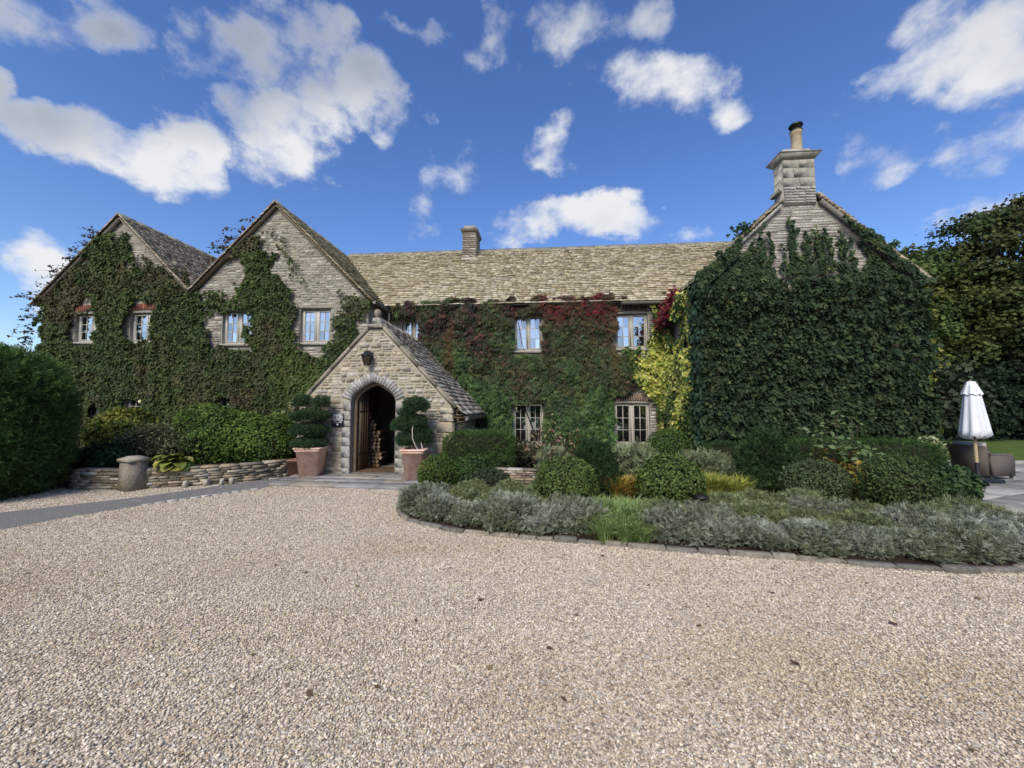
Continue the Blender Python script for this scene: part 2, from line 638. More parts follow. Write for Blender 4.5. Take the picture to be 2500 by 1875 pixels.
def leaf_mesh(name, P, Nn, size, col, tpl, rng, parent, mt, tilt=0.5, droop=0.6, grow=None, kind='stuff', gain=1.32):
    """many leaf-sized faces as one foliage part; grow = preferred tip direction (default: hanging down)"""
    P = np.asarray(P, float)
    n = len(P)
    Nn = unit(np.asarray(Nn, float) + tilt * rng.normal(size=(n, 3)))
    g0 = np.array((0, 0, -1.0)) if grow is None else np.asarray(grow, float)
    g = g0 * droop + rng.normal(size=(n, 3)) * (1 - droop)
    T = unit(g - (g * Nn).sum(1, keepdims=True) * Nn)
    B = np.cross(Nn, T)
    tv, tf = tpl
    s = np.asarray(size, float).reshape(-1, 1, 1) * np.ones((n, 1, 1))
    V = P[:, None, :] + s * (tv[None, :, 0:1] * B[:, None, :] + tv[None, :, 1:2] * T[:, None, :] + tv[None, :, 2:3] * Nn[:, None, :])
    k = len(tv)
    fl = np.concatenate([np.array(f) for f in tf])
    loops = (np.arange(n)[:, None] * k + fl[None, :]).ravel()
    lens = np.array([len(f) for f in tf])
    lens_all = np.tile(lens, n)
    starts = np.concatenate(([0], np.cumsum(lens_all)[:-1]))
    C = np.clip(np.repeat(np.asarray(col, float), k, axis=0) * gain, 0, .9)
    me = raw_mesh(name, V.reshape(-1, 3), loops, starts, C)
    me.materials.append(mt)
    o = link(name, me, parent)
    if kind:
        o['kind'] = kind
    return o


def mixcol(cols, w):
    """weighted random pick per row; cols (k,3), w (n,k)"""
    w = np.maximum(w, 0)
    w = w / w.sum(1, keepdims=True)
    return (w[:, :, None] * np.asarray(cols)[None]).sum(1)


def pick(rng, cols, n, p=None, var=0.18):
    cols = np.asarray(cols, float)
    i = rng.choice(len(cols), n, p=p)
    return np.clip(cols[i] * (1 + var * rng.normal(size=(n, 1))), 0.003, 1)


def blob_core(parent, c, rad, seed, k=0.85, bumps=0.08, name='branches', mt=None, zmin=None, pw=2.0, bscale=4.0):
    n1, n2 = 22, 12
    th = np.linspace(0, 2 * math.pi, n1, endpoint=False)
    ph = np.linspace(-math.pi / 2, math.pi / 2, n2)
    D = np.array([(math.cos(p) * math.cos(t), math.cos(p) * math.sin(t), math.sin(p)) for p in ph for t in th])
    r = k * (1 + bumps * snoise(D, bscale, seed))
    if pw != 2.0:
        D = D / (np.abs(D) ** pw).sum(1, keepdims=True) ** (1 / pw)
    P = np.asarray(c) + D * np.asarray(rad) * r[:, None]
    if zmin is not None:
        P[:, 2] = np.maximum(P[:, 2], zmin)
    b = MB()
    F = []
    for i in range(n2 - 1):
        for j in range(n1):
            j2 = (j + 1) % n1
            F.append((i * n1 + j, i * n1 + j2, (i + 1) * n1 + j2, (i + 1) * n1 + j))
    b.add(P, F)
    return b.build(name, mt or M_TWIG, parent, True)


def blob_points(rng, c, rad, n, seed, bumps=0.08, depth=0.14, zmin=0.0, pw=2.0, bscale=4.0):
    D = unit(rng.normal(size=(int(n * 1.5), 3)))
    D = D[D[:, 2] > -0.75][:n]
    Dn = D.copy()
    if pw != 2.0:
        D = D / (np.abs(D) ** pw).sum(1, keepdims=True) ** (1 / pw)
        Dn = unit(np.sign(D) * np.abs(D) ** (pw - 1))
    r = (1 + bumps * snoise(Dn, bscale, seed)) * (1 - depth * rng.random(len(D)) ** 1.5)
    P = np.asarray(c) + D * np.asarray(rad) * r[:, None]
    Nn = unit(Dn / np.asarray(rad))
    k = P[:, 2] > zmin
    return P[k], Nn[k], Dn[k]


def shrub(name, label, cat, c, rad, n, size, cols, seed, tpl=T_DIAMOND, mt=None, group=None, bumps=0.08, depth=0.16, droop=0.2, grow=(0, 0, 1),
          tilt=0.6, p=None, pw=2.0, bscale=4.0, zbase=0.0, tipcols=None, parent=None, core=True, tipn=0.0, zmin=None):
    """c: centre above base; thing sits at its base on the ground"""
    rng = np.random.default_rng(seed)
    base = (c[0], c[1], zbase)
    t = parent or thing(name, label, cat, base, 0, group)
    cc = np.array(c) - np.array(base) if parent is None else np.array(c)
    P, Nn, D = blob_points(rng, cc, rad, n, seed, bumps, depth, (0.01 if parent is None else -9) if zmin is None else zmin, pw, bscale)
    C = pick(rng, cols, len(P), p)
    patch = snoise(P, 5.0, seed + 7)
    C = C * (1 + 0.16 * patch[:, None])
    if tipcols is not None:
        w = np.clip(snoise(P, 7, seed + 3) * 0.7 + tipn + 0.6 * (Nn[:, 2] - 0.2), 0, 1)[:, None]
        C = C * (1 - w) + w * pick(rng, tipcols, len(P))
    C = np.clip(C, 0.004, 0.9)
    leaf_mesh('foliage', P, Nn, size * rng.uniform(.65, 1.3, len(P)), C, tpl, rng, t, mt or M_LEAF, tilt, droop, grow)
    if core:
        blob_core(t, cc, rad, seed, 0.82 - bumps * 0.3, bumps, zmin=0.0 if parent is None else None, pw=pw, bscale=bscale)
    return t


def sheet(name, poly, z, mt, parent=None, kind='structure'):
    b = MB()
    P = [Vector((x, y, z)) for x, y in poly]
    tris = tessellate_polygon([P])
    b.add(P, tris)
    me_o = b.build(name, mt, parent)
    # normals up
    for pl in me_o.data.polygons:
        if pl.normal.z < 0:
            pl.flip()
    if kind:
        me_o['kind'] = kind
    return me_o

# ================================================================== GROUND
def gravel_mat():
    mt, nt, out = new_mat('pale_gravel')
    N, L = nt.nodes, nt.links
    pr = N.new('ShaderNodeBsdfPrincipled')
    pr.inputs['Roughness'].default_value = 0.9
    pr.inputs['Specular IOR Level'].default_value = 0.15
    pos = N.new('ShaderNodeNewGeometry').outputs['Position']
    vo = N.new('ShaderNodeTexVoronoi')
    vo.inputs['Scale'].default_value = 78
    L.new(pos, vo.inputs['Vector'])
    sp = N.new('ShaderNodeSeparateColor')
    L.new(vo.outputs['Color'], sp.inputs[0])
    cr = N.new('ShaderNodeValToRGB')
    e = cr.color_ramp.elements
    e[0].position, e[0].color = 0.0, (0.25, 0.213, 0.163, 1)
    e[1].position, e[1].color = 1.0, (0.72, 0.66, 0.55, 1)
    e2 = e.new(0.35)
    e2.color = (0.42, 0.36, 0.275, 1)
    e3 = e.new(0.7)
    e3.color = (0.595, 0.53, 0.425, 1)
    L.new(sp.outputs[0], cr.inputs[0])
    big = N.new('ShaderNodeTexNoise')
    big.inputs['Scale'].default_value = 0.9
    big.inputs['Detail'].default_value = 6
    big.inputs['Roughness'].default_value = 0.62
    L.new(pos, big.inputs['Vector'])
    mr = N.new('ShaderNodeMapRange')
    mr.inputs['From Min'].default_value = 0.46
    mr.inputs['From Max'].default_value = 0.74
    mr.inputs['To Max'].default_value = 0.32
    L.new(big.outputs[0], mr.inputs['Value'])
    mx = N.new('ShaderNodeMix')
    mx.data_type = 'RGBA'
    mx.blend_type = 'MULTIPLY'
    L.new(mr.outputs[0], mx.inputs['Factor'])
    L.new(cr.outputs[0], mx.inputs['A'])
    mx.inputs['B'].default_value = (0.62, 0.50, 0.36, 1)
    L.new(mx.outputs['Result'], pr.inputs['Base Color'])
    bp = N.new('ShaderNodeBump')
    bp.invert = True
    bp.inputs['Strength'].default_value = 0.7
    bp.inputs['Distance'].default_value = 0.010
    L.new(vo.outputs['Distance'], bp.inputs['Height'])
    L.new(bp.outputs[0], pr.inputs['Normal'])
    L.new(pr.outputs[0], out.inputs['Surface'])
    return mt


def pebble_mat():
    mt, nt, out = new_mat('pebble')
    N, L = nt.nodes, nt.links
    pr = N.new('ShaderNodeBsdfPrincipled')
    pr.inputs['Roughness'].default_value = 0.8
    pr.inputs['Specular IOR Level'].default_value = 0.2
    at = N.new('ShaderNodeAttribute')
    at.attribute_type = 'INSTANCER'
    at.attribute_name = 'tint'
    L.new(at.outputs['Color'], pr.inputs['Base Color'])
    L.new(pr.outputs[0], out.inputs['Surface'])
    return mt


def grass_mat():
    return vmat('lawn_grass', 0.9, 3, 0.35, 0.8, 60, 0.1, base=(0.085, 0.135, 0.03), coord='World',
                spots=((0.16, 0.17, 0.06), 1.3, 0.45, 0.7, 0.5))


def tarmac_mat():
    return vmat('tarmac', 0.9, 90, 0.35, 0.5, 160, 0.25, base=(0.20, 0.19, 0.18), coord='World',
                spots=((0.23, 0.225, 0.22), 2.2, 0.45, 0.7, 0.4))


M_GRASS = grass_mat()
M_GRAVEL = gravel_mat()
M_TARMAC = tarmac_mat()
sheet('ground', [(600 * math.cos(a), 600 * math.sin(a)) for a in np.linspace(0, 2 * math.pi, 48, endpoint=False)], -0.035, M_GRASS)
GRAVEL = [(-40, -17), (40, -17), (40, 3.0), (9, 4.2), (7.0, 6.4), (0, 8.0), (-2, 9.2), (-9, 9.2), (-12, 12), (-40, 12)]
sheet('gravel_drive', GRAVEL, 0.0, M_GRAVEL)
TARMAC = [(-5.62, 8.8), (-5.95, 8.72), (-6.6, 7.72), (-7.26, 6.50), (-7.85, 5.85), (-8.32, 5.37), (-9.6, 3.9), (-11.5, 0.5), (-12, -6), (-9.7, -6),
          (-9.3, 0), (-8.1, 2.9), (-7.15, 4.63), (-6.95, 5.3), (-6.64, 5.93), (-5.62, 7.35)]
sheet('tarmac_path', TARMAC, 0.007, M_TARMAC)
BED_FRONT = [(-2.42, 6.9), (-2.35, 6.2), (-2.17, 5.76), (-1.94, 5.47), (-1.45, 5.19), (-1.04, 5.02), (-0.43, 4.89), (0.42, 4.76), (1.19, 4.62), (1.91, 4.51),
             (2.58, 4.42), (3.2, 4.33), (3.77, 4.24), (4.18, 4.23), (4.66, 4.28), (5.25, 4.55), (5.8, 5.1)]
BED = BED_FRONT + [(6.6, 6.3), (7.5, 7.4), (8.7, 8.9), (9.25, 10.0), (4.0, 10.3), (3.98, 12.5), (-2.1, 12.5), (-2.1, 9.0), (-2.45, 8.3), (-2.45, 7.4)]
sheet('garden_bed_soil', BED, 0.035, M_SOIL)
LBED = [(-16.2, 11.2), (-16.2, 8.2), (-9.7, 7.1), (-8.4, 7.2), (-7.8, 7.4), (-6.7, 8.0), (-6.05, 8.85), (-6.0, 11.2)]
sheet('raised_bed_soil', LBED, 0.30, M_SOIL)
TERR = [(6.45, 6.05), (8.6, 4.4), (14.5, 5.2), (14.5, 12.0), (9.3, 12.0), (9.3, 9.9), (7.6, 7.45)]
sheet('terrace_base', TERR, 0.006, M_MORTAR_GREY)


def pebbles():
    """loose stones lying on the drive, as one mass"""
    rng = np.random.default_rng(11)
    pts = []
    # density falls with distance; beyond the texture carries on
    for (y0, y1, dens) in ((-0.6, 0.9, 2600), (0.9, 3.0, 7200), (3.0, 4.6, 5200), (4.6, 6.2, 2800), (6.2, 9.1, 1500)):
        x0, x1 = -1.62 * max(y1, 1) - 3.6, 1.28 * max(y1, 1) + 3.6
        n = int((x1 - x0) * (y1 - y0) * dens)
        p = np.stack((rng.uniform(x0, x1, n), rng.uniform(y0, y1, n)), 1)
        yc = np.maximum(p[:, 1], 1)
        out = np.maximum(np.maximum(-1.62 * yc - .5 - p[:, 0], p[:, 0] - 1.28 * yc - .5), 0)
        p = p[rng.random(n) > out / 3.0]      # thins out gradually to the sides
        pts.append(p)
    P = np.concatenate(pts)
    keep = inpoly(P, GRAVEL) & ~inpoly(P, TARMAC) & ~inpoly(P, BED) & ~inpoly(P, TERR) & ~inpoly(P, FLAGS) & ~inpoly(P, LBED)
    keep |= inpoly(P + rng.normal(size=P.shape) * 0.25, TARMAC) & inpoly(P, TARMAC) & (rng.random(len(P)) < 0.03)
    P = P[keep]
    n = len(P)
    Z = rng.uniform(0.0, 0.008, n)
    V = np.column_stack((P, Z))
    pal = np.array((1.05, 0.985, 0.88)) * np.array([(0.66, 0.61, 0.53), (0.57, 0.51, 0.42), (0.46, 0.40, 0.32), (0.33, 0.285, 0.235), (0.20, 0.175, 0.15), (0.74, 0.71, 0.66), (0.42, 0.34, 0.24)])
    C = pal[rng.choice(7, n, p=[.27, .25, .18, .10, .06, .10, .04])] * (1 + 0.1 * rng.normal(size=(n, 1)))
    dirt = np.clip(snoise(P, 1.1, 5) * 0.4 + snoise(P, 3.3, 6) * 0.3 + snoise(P * np.array((.35, 1.6)), 2.0, 8) * .35, 0, 1)[:, None]
    C = np.clip(C * (1 - dirt * np.array((0.16, 0.22, 0.30))), 0.02, 0.9)
    me = bpy.data.meshes.new('loose_gravel')
    me.vertices.add(n)
    me.vertices.foreach_set('co', V.astype(np.float32).ravel())
    a = me.attributes.new('tint', 'FLOAT_COLOR', 'POINT')
    c4 = np.ones((n, 4), np.float32)
    c4[:, :3] = C
    a.data.foreach_set('color', c4.ravel())
    s = me.attributes.new('psize', 'FLOAT_VECTOR', 'POINT')
    b = rng.uniform(0.0045, 0.0092, (n, 1)) * (1 + 0.10 * np.maximum(P[:, 1:2] - 3.5, 0))
    S = b * np.column_stack((rng.uniform(.8, 1.35, n), rng.uniform(.7, 1.0, n), rng.uniform(.42, .68, n)))
    s.data.foreach_set('vector', S.astype(np.float32).ravel())
    r_ = me.attributes.new('prot', 'FLOAT_VECTOR', 'POINT')
    Ro = np.column_stack((rng.normal(0, .35, n), rng.normal(0, .35, n), rng.uniform(0, 6.28, n)))
    r_.data.foreach_set('vector', Ro.astype(np.float32).ravel())
    me.update()
    o = link('loose_gravel', me)
    tag(o, 'pale angular loose gravel covering the whole forecourt', 'gravel', kind='stuff')
    ng = bpy.data.node_groups.new('gravel_scatter', 'GeometryNodeTree')
    ng.interface.new_socket('Geometry', in_out='INPUT', socket_type='NodeSocketGeometry')
    ng.interface.new_socket('Geometry', in_out='OUTPUT', socket_type='NodeSocketGeometry')
    gi = ng.nodes.new('NodeGroupInput')
    go = ng.nodes.new('NodeGroupOutput')
    ico = ng.nodes.new('GeometryNodeMeshIcoSphere')
    ico.inputs['Subdivisions'].default_value = 1
    ico.inputs['Radius'].default_value = 1.0
    sm = ng.nodes.new('GeometryNodeSetMaterial')
    sm.inputs['Material'].default_value = pebble_mat()
    ins = ng.nodes.new('GeometryNodeInstanceOnPoints')
    na = ng.nodes.new('GeometryNodeInputNamedAttribute')
    na.data_type = 'FLOAT_VECTOR'
    na.inputs['Name'].default_value = 'psize'
    nb = ng.nodes.new('GeometryNodeInputNamedAttribute')
    nb.data_type = 'FLOAT_VECTOR'
    nb.inputs['Name'].default_value = 'prot'
    er = ng.nodes.new('FunctionNodeEulerToRotation')
    L = ng.links
    L.new(ico.outputs['Mesh'], sm.inputs['Geometry'])
    L.new(sm.outputs['Geometry'], ins.inputs['Instance'])
    L.new(gi.outputs[0], ins.inputs['Points'])
    L.new(na.outputs['Attribute'], ins.inputs['Scale'])
    L.new(nb.outputs['Attribute'], er.inputs[0])
    L.new(er.outputs[0], ins.inputs['Rotation'])
    L.new(ins.outputs[0], go.inputs[0])
    md = o.modifiers.new('scatter', 'NODES')
    md.node_group = ng
    print('pebbles', n)


FLAGS = [(-5.66, 7.62), (-2.5, 7.46), (-2.45, 8.3), (-2.2, 9.02), (-5.9, 9.02), (-5.62, 8.5)]

# ---- flagstones before the porch, the terrace and the edging of the bed
rg0 = random.Random(4)


def clip_poly(poly, a, b, c):
    """keep a*x+b*y<=c"""
    out = []
    n = len(poly)
    for i in range(n):
        p, q = poly[i], poly[(i + 1) % n]
        dp, dq = a * p[0] + b * p[1] - c, a * q[0] + b * q[1] - c
        if dp <= 0:
            out.append(p)
        if (dp < 0 < dq) or (dq < 0 < dp):
            t = dp / (dp - dq)
            out.append((p[0] + (q[0] - p[0]) * t, p[1] + (q[1] - p[1]) * t))
    return out


def slab(poly, z0, z1, inset=0.012, bev=0.008):
    cx = sum(p[0] for p in poly) / len(poly)
    cy = sum(p[1] for p in poly) / len(poly)

    def sh(d):
        o = []
        for x, y in poly:
            dx, dy = x - cx, y - cy
            l = math.hypot(dx, dy) or 1
            k = max(0.3, (l - d) / l)
            o.append((cx + dx * k, cy + dy * k))
        return o
    n = len(poly)
    a, b_, c_ = sh(inset), sh(inset), sh(inset + bev)
    V = [(x, y, z0) for x, y in a] + [(x, y, z1 - bev * .7) for x, y in b_] + [(x, y, z1) for x, y in c_]
    F = [tuple(range(2 * n, 3 * n))]
    for r in (0, 1):
        for i in range(n):
            j = (i + 1) % n
            F.append((r * n + i, r * n + j, (r + 1) * n + j, (r + 1) * n + i))
    return V, F


def paving(owner, region, rot, z0, z1, row, wid, cols, seed, jit=0.012):
    rg = random.Random(seed)
    ca, sa = math.cos(rot), math.sin(rot)
    loc = [(x * ca + y * sa, -x * sa + y * ca) for x, y in region]
    xs, ys = [p[0] for p in loc], [p[1] for p in loc]
    y = min(ys) - 0.01
    cxr = sum(xs) / len(xs)
    while y < max(ys):
        h = rg.uniform(*row)
        x = min(xs) - rg.uniform(0, wid[1])
        while x < max(xs):
            w = rg.uniform(*wid)
            q = [(x, y), (x + w, y), (x + w, y + h), (x, y + h)]
            q = [(a + rg.uniform(-jit, jit), b + rg.uniform(-jit, jit)) for a, b in q]
            # clip against the (convex) region
            m_ = len(loc)
            for i in range(m_):
                p0, p1 = loc[i], loc[(i + 1) % m_]
                nx, ny = (p1[1] - p0[1]), -(p1[0] - p0[0])
                q = clip_poly(q, nx, ny, nx * p0[0] + ny * p0[1])
                if len(q) < 3:
                    break
            if len(q) >= 3:
                ar = abs(sum(q[i][0] * q[(i + 1) % len(q)][1] - q[(i + 1) % len(q)][0] * q[i][1] for i in range(len(q)))) / 2
                if ar > 0.015:
                    qw = [(a * ca - b * sa, a * sa + b * ca) for a, b in q]
                    dz = rg.uniform(-0.006, 0.006)
                    V, F = slab(qw, z0, z1 + dz)
                    c = rg.choice(cols)
                    k = rg.uniform(.85, 1.15)
                    MB().add(V, F, tuple(v * k for v in c)).build('flagstone', M_FLAG, owner)
            x += w
        y += h


FLAG_COLS = [(0.27, 0.25, 0.22), (0.31, 0.285, 0.25), (0.23, 0.22, 0.205), (0.28, 0.275, 0.265), (0.33, 0.29, 0.235)]
fl_own = sheet('porch_paving', FLAGS, 0.02, M_MORTAR_GREY)
FLAGS_CONVEX = [(-5.66, 7.62), (-2.5, 7.46), (-2.2, 9.02), (-5.9, 9.02)]
paving(fl_own, FLAGS_CONVEX, R(-2.5), 0.0, 0.055, (0.38, 0.55), (0.45, 0.95), FLAG_COLS, 3)
te_own = sheet('terrace', [(x + 0.0, y) for x, y in TERR], 0.012, M_MORTAR_GREY)
TERR_CONVEX = [(6.45, 6.05), (8.6, 4.4), (14.5, 5.2), (14.5, 12.0), (9.3, 12.0)]
paving(te_own, TERR_CONVEX, R(24), 0.0, 0.04, (0.45, 0.75), (0.55, 1.1), [(0.33, 0.315, 0.285), (0.29, 0.28, 0.26), (0.36, 0.345, 0.31), (0.25, 0.24, 0.22)], 8)
# low kerb between terrace and lawn
kb = MB()
kb.bevbox((9.6, 12.0, -0.03), (14.6, 12.25, 0.12), 0.02, (0.33, 0.31, 0.27))
kbo = kb.build('terrace_kerb', M_ASHLAR)
tag(kbo, 'low pale stone kerb between the terrace and the lawn', 'kerb')


def edging():
    t = thing('bed_edging', 'row of flat weathered stones edging the lavender bed along the gravel', 'edging', (1.2, 4.6, 0))
    rg = random.Random(5)
    P = [Vector((x, y, 0)) for x, y in BED_FRONT]
    d = 0
    segs = []
    for i in range(len(P) - 1):
        segs.append((d, P[i], P[i + 1], (P[i + 1] - P[i]).length))
        d += segs[-1][3]
    total = d

    def at(s):
        for d0, a, b, l in segs:
            if s <= d0 + l:
                return a + (b - a) * ((s - d0) / l)
        return P[-1]
    s = 0.05
    while s < total - 0.3:
        l = rg.uniform(0.22, 0.48)
        a, b = at(s + .008), at(min(s + l - .008, total))
        u = (b - a).normalized()
        nn = Vector((u.y, -u.x, 0))
        w = rg.uniform(.07, .11)
        h = rg.uniform(.035, .06)
        off = rg.uniform(-.02, .02)
        q = [a + nn * (w / 2 + off), b + nn * (w / 2 + off + rg.uniform(-.015, .015)), b - nn * (w / 2), a - nn * (w / 2)]
        V, F = slab([(p.x - 1.2, p.y - 4.6) for p in q], -0.01, h, 0.0, 0.012)
        c = rg.choice([(0.24, 0.215, 0.17), (0.19, 0.175, 0.145), (0.28, 0.25, 0.2), (0.15, 0.14, 0.115)])
        MB().add(V, F, c).build('edging_stone', M_STONE, t)
        s += l


edging()
# pale setts along the lower edge of the tarmac by the porch
st = thing('path_edging', 'line of pale setts along the tarmac path edge near the porch', 'edging', (-6.2, 6.7, 0))
for i in range(11):
    t0, t1 = i / 11, (i + .9) / 11
    a = Vector((-6.60, 5.95, 0)).lerp(Vector((-5.64, 7.36, 0)), t0)
    b = Vector((-6.60, 5.95, 0)).lerp(Vector((-5.64, 7.36, 0)), t1)
    u = (b - a).normalized()
    nn = Vector((u.y, -u.x, 0)) * 0.035
    V, F = slab([(p.x + 6.2, p.y - 6.7) for p in (a + nn, b + nn, b - nn, a - nn)], -0.01, 0.02 + 0.004 * (i % 3), 0, 0.006)
    MB().add(V, F, (0.42, 0.40, 0.36)).build('sett', M_FLAG, st)

# ================================================================== HOUSE
HOUSE = thing('stone_house', 'long Cotswold stone house with gabled wings, arched porch and ivy covered walls', 'house', (-3.5, 12.0, 0))
bpy.context.view_layer.update()
_HINV = Matrix.Translation((3.5, -12.0, 0))


def hpart(o):
    o.parent = HOUSE
    o.matrix_parent_inverse = _HINV
    return o


PIECES = {'stone': [], 'slate': []}        # (verts, faces, colour, metric, parent)


def add_piece(kind, V, F, col, parent):
    A = np.array(V)
    ext = A.max(0) - A.min(0)
    s = np.sort(ext)
    d = np.linalg.norm(A.mean(0) - np.array(EYE))
    PIECES[kind].append((V, F, col, s[2] * s[1] / d ** 2, parent))


def wall_sheet(name, poly, holes, Y, depth, mt):
    b = MB()
    outer = [Vector((x, Y, z)) for x, z in poly]
    hs = [[Vector((x, Y, z)) for x, z in h] for h in holes]
    tr = tessellate_polygon([outer] + hs)
    allv = outer + [v for h in hs for v in h]
    b.add(allv, tr)
    for h in hs:
        n = len(h)
        V = h + [v + Vector((0, depth, 0)) for v in h]
        b.add(V, [(i, (i + 1) % n, n + (i + 1) % n, n + i) for i in range(n)])
    return hpart(b.build(name, mt))


def rect(x0, x1, z0, z1):
    return [(x0, z0), (x1, z0), (x1, z1), (x0, z1)]


def masonry(parent, z0, z1, xr, clips, holes, place, cols, seed, hh=(.06, .12), ww=(.12, .38), proud=(.012, .035), joint=.012, jit=.011, skip=None):
    rg = random.Random(seed)
    z = z0
    while z < z1 - 0.02:
        h = min(rg.uniform(*hh), z1 - z)
        iv = [list(xr)]
        for (a, b, c, d) in holes:
            if c < z + h - .01 and d > z + .01:
                nv = []
                for s, e in iv:
                    if b <= s or a >= e:
                        nv.append([s, e])
                    else:
                        if a > s:
                            nv.append([s, a])
                        if b < e:
                            nv.append([b, e])
                iv = nv
        for s, e in iv:
            x = s
            while x < e - .02:
                w = rg.uniform(*ww)
                if e - (x + w) < ww[0] * .7:
                    w = e - x
                w = min(w, e - x)
                parts = [(x, x + w, z, z + h)]
                if h > hh[0] * 1.5 and rg.random() < .4:
                    k = rg.uniform(.4, .6)
                    parts = [(x, x + w, z, z + h * k), (x, x + w, z + h * k, z + h)]
                for (a, b, c, d) in parts:
                    j = joint / 2
                    a, b, c, d = a + j, b - j, c + j, d - j
                    cut = min(b - a, d - c) * rg.uniform(.12, .32)
                    jt = lambda: rg.uniform(-jit, jit)
                    q = [(a + cut, c + jt() * .6), (b - cut, c + jt() * .6), (b, c + cut), (b + jt() * .5, d - cut), (b - cut, d + jt() * .6), (a + cut, d + jt() * .6),
                         (a + jt() * .5, d - cut), (a, c + cut)]
                    for cl in clips:
                        q = clip_poly(q, *cl)
                        if len(q) < 3:
                            break
                    if len(q) < 3:
                        continue
                    cx = sum(p[0] for p in q) / len(q)
                    cz = sum(p[1] for p in q) / len(q)
                    if skip and skip(cx, cz):
                        continue
                    wv, hv = max(p[0] for p in q) - min(p[0] for p in q), max(p[1] for p in q) - min(p[1] for p in q)
                    if wv < .025 or hv < .015:
                        continue
                    kx, kz = max(.5, 1 - .02 / wv), max(.5, 1 - .018 / hv)
                    pr = rg.uniform(*proud)
                    n = len(q)
                    V = [place(px, pz, -.01) for px, pz in q] + [place(cx + (px - cx) * kx, cz + (pz - cz) * kz, pr) for px, pz in q]
                    F = [tuple(range(n, 2 * n))] + [(i, (i + 1) % n, n + (i + 1) % n, n + i) for i in range(n)]
                    c0 = rg.choice(cols)
                    kk = rg.uniform(.78, 1.18)
                    add_piece('stone', V, F, tuple(v * kk for v in c0), parent)
                x += w
        z += h


def slates(parent, O, U, Vd, vlen, urange, cols, seed, e0=.145, e1=.10, ww=(.15, .34), thick=(.018, .032)):
    rg = random.Random(seed)
    O, U, Vd = Vector(O), Vector(U).normalized(), Vector(Vd).normalized()
    Wn = U.cross(Vd).normalized()
    if Wn.z < 0:
        Wn = -Wn
    v = 0.0
    while v < vlen - .05:
        e = e0 + (e1 - e0) * v / vlen
        a, b = urange(v)
        u = a - rg.uniform(0, .1)
        while u < b:
            w = rg.uniform(*ww) * (1 - .25 * v / vlen)
            u0, u1 = max(u, a), min(u + w - .006, b + rg.uniform(-.03, .03))
            if u1 - u0 > .04:
                t = rg.uniform(*thick)
                dv = rg.uniform(-.014, .014)
                lo, hi = v + dv, min(v + e * 1.5, vlen)
                g0 = .020 + rg.uniform(0, .014)
                sk = rg.uniform(-.008, .008)
                f = lambda uu, vv, ww_: tuple(O + U * uu + Vd * vv + Wn * ww_)
                V8 = [f(u0, lo + sk, g0), f(u1, lo - sk, g0), f(u1, hi, -.012), f(u0, hi, -.012), f(u0 + .005, lo + sk + .004, g0 + t), f(u1 - .005, lo - sk + .004, g0 + t), f(u1, hi, -.012 + t * .7), f(u0, hi, -.012 + t * .7)]
                c0 = rg.choice(cols)
                kk = rg.uniform(.84, 1.14)
                add_piece('slate', V8, BOXF, tuple(x_ * kk for x_ in c0), parent)
            u += w
        v += e


# ---- dimensions
YW, YM, YR, YP = 11.2, 12.5, 10.1, 9.0            # wing front, main front, chimney gable front, porch front
W1A, W2A = (-13.70, 7.88), (-8.34, 8.07)          # wing ridges
VALX, VALZ = -11.10, 5.30
RA, RT = (6.60, 7.35), 0.92                       # chimney gable ridge and slope
MR_Y, MR_Z, ME_Y, ME_Z = 15.5, 8.15, 12.25, 4.98  # main ridge and eave
MT_ = (MR_Z - ME_Z) / (MR_Y - ME_Y)
PX, PZ, PT = -4.06, 3.80, 1.08                    # porch ridge, slope
PL, PR_ = -5.95, -2.17
SPR, CRN = 1.80, 2.25

WING_WIN = [(-15.17, -14.05, 3.75, 4.68), (-13.22, -12.09, 3.72, 4.68), (-10.05, -9.04, 3.62, 4.68), (-7.47, -6.50, 3.62, 4.68),
            (-14.79, -13.70, 1.00, 2.05), (-13.23, -12.15, 1.00, 2.05), (-10.11, -9.08, 1.00, 2.05)]
MAIN_WIN = [(-4.73, -4.00, 3.90, 4.60), (-0.93, -0.02, 3.49, 4.65), (2.34, 3.36, 3.52, 4.66), (-0.98, 0.0, 0.45, 1.77), (2.27, 3.36, 0.45, 1.77)]

w_wall = wall_sheet('wing_wall', [(-16.3, -.1), (-5.3, -.1), (-5.3, 4.95), (W2A[0], W2A[1] - .12), (VALX, VALZ - .12), (W1A[0], W1A[1] - .12), (-16.3, 5.15)],
                    [rect(*w) for w in WING_WIN], YW, .22, M_MORTAR_GREY)
m_wall = wall_sheet('main_wall', [(-5.3, -.1), (3.98, -.1), (3.98, 5.1), (-5.3, 5.1)], [rect(*w) for w in MAIN_WIN], YM, .22, M_MORTAR_GREY)
r_wall = wall_sheet('chimney_gable_wall', [(3.98, -.1), (9.22, -.1), (9.22, RA[1] - .1 - RT * (9.22 - RA[0])), (RA[0], RA[1] - .1), (3.98, RA[1] - .1 - RT * (RA[0] - 3.98))], [], YR, .2, M_MORTAR_GREY)


def arch_pts(grow=0.0, z0=-0.1):
    half = [(.56, z0), (.56, SPR), (.535, SPR + .09), (.47, SPR + .18), (.36, SPR + .27), (.22, SPR + .355), (.10, SPR + .415), (0, CRN)]
    R_ = [(PX - .02 + x + (grow if i < 7 else 0) * min(1, x / .3), z + (grow * (.35 + .65 * (1 - x / .56)) if z > SPR - .01 else 0)) for i, (x, z) in enumerate(half)]
    L_ = [(2 * (PX - .02) - x, z) for x, z in R_[:-1]]
    return R_ + L_[::-1]


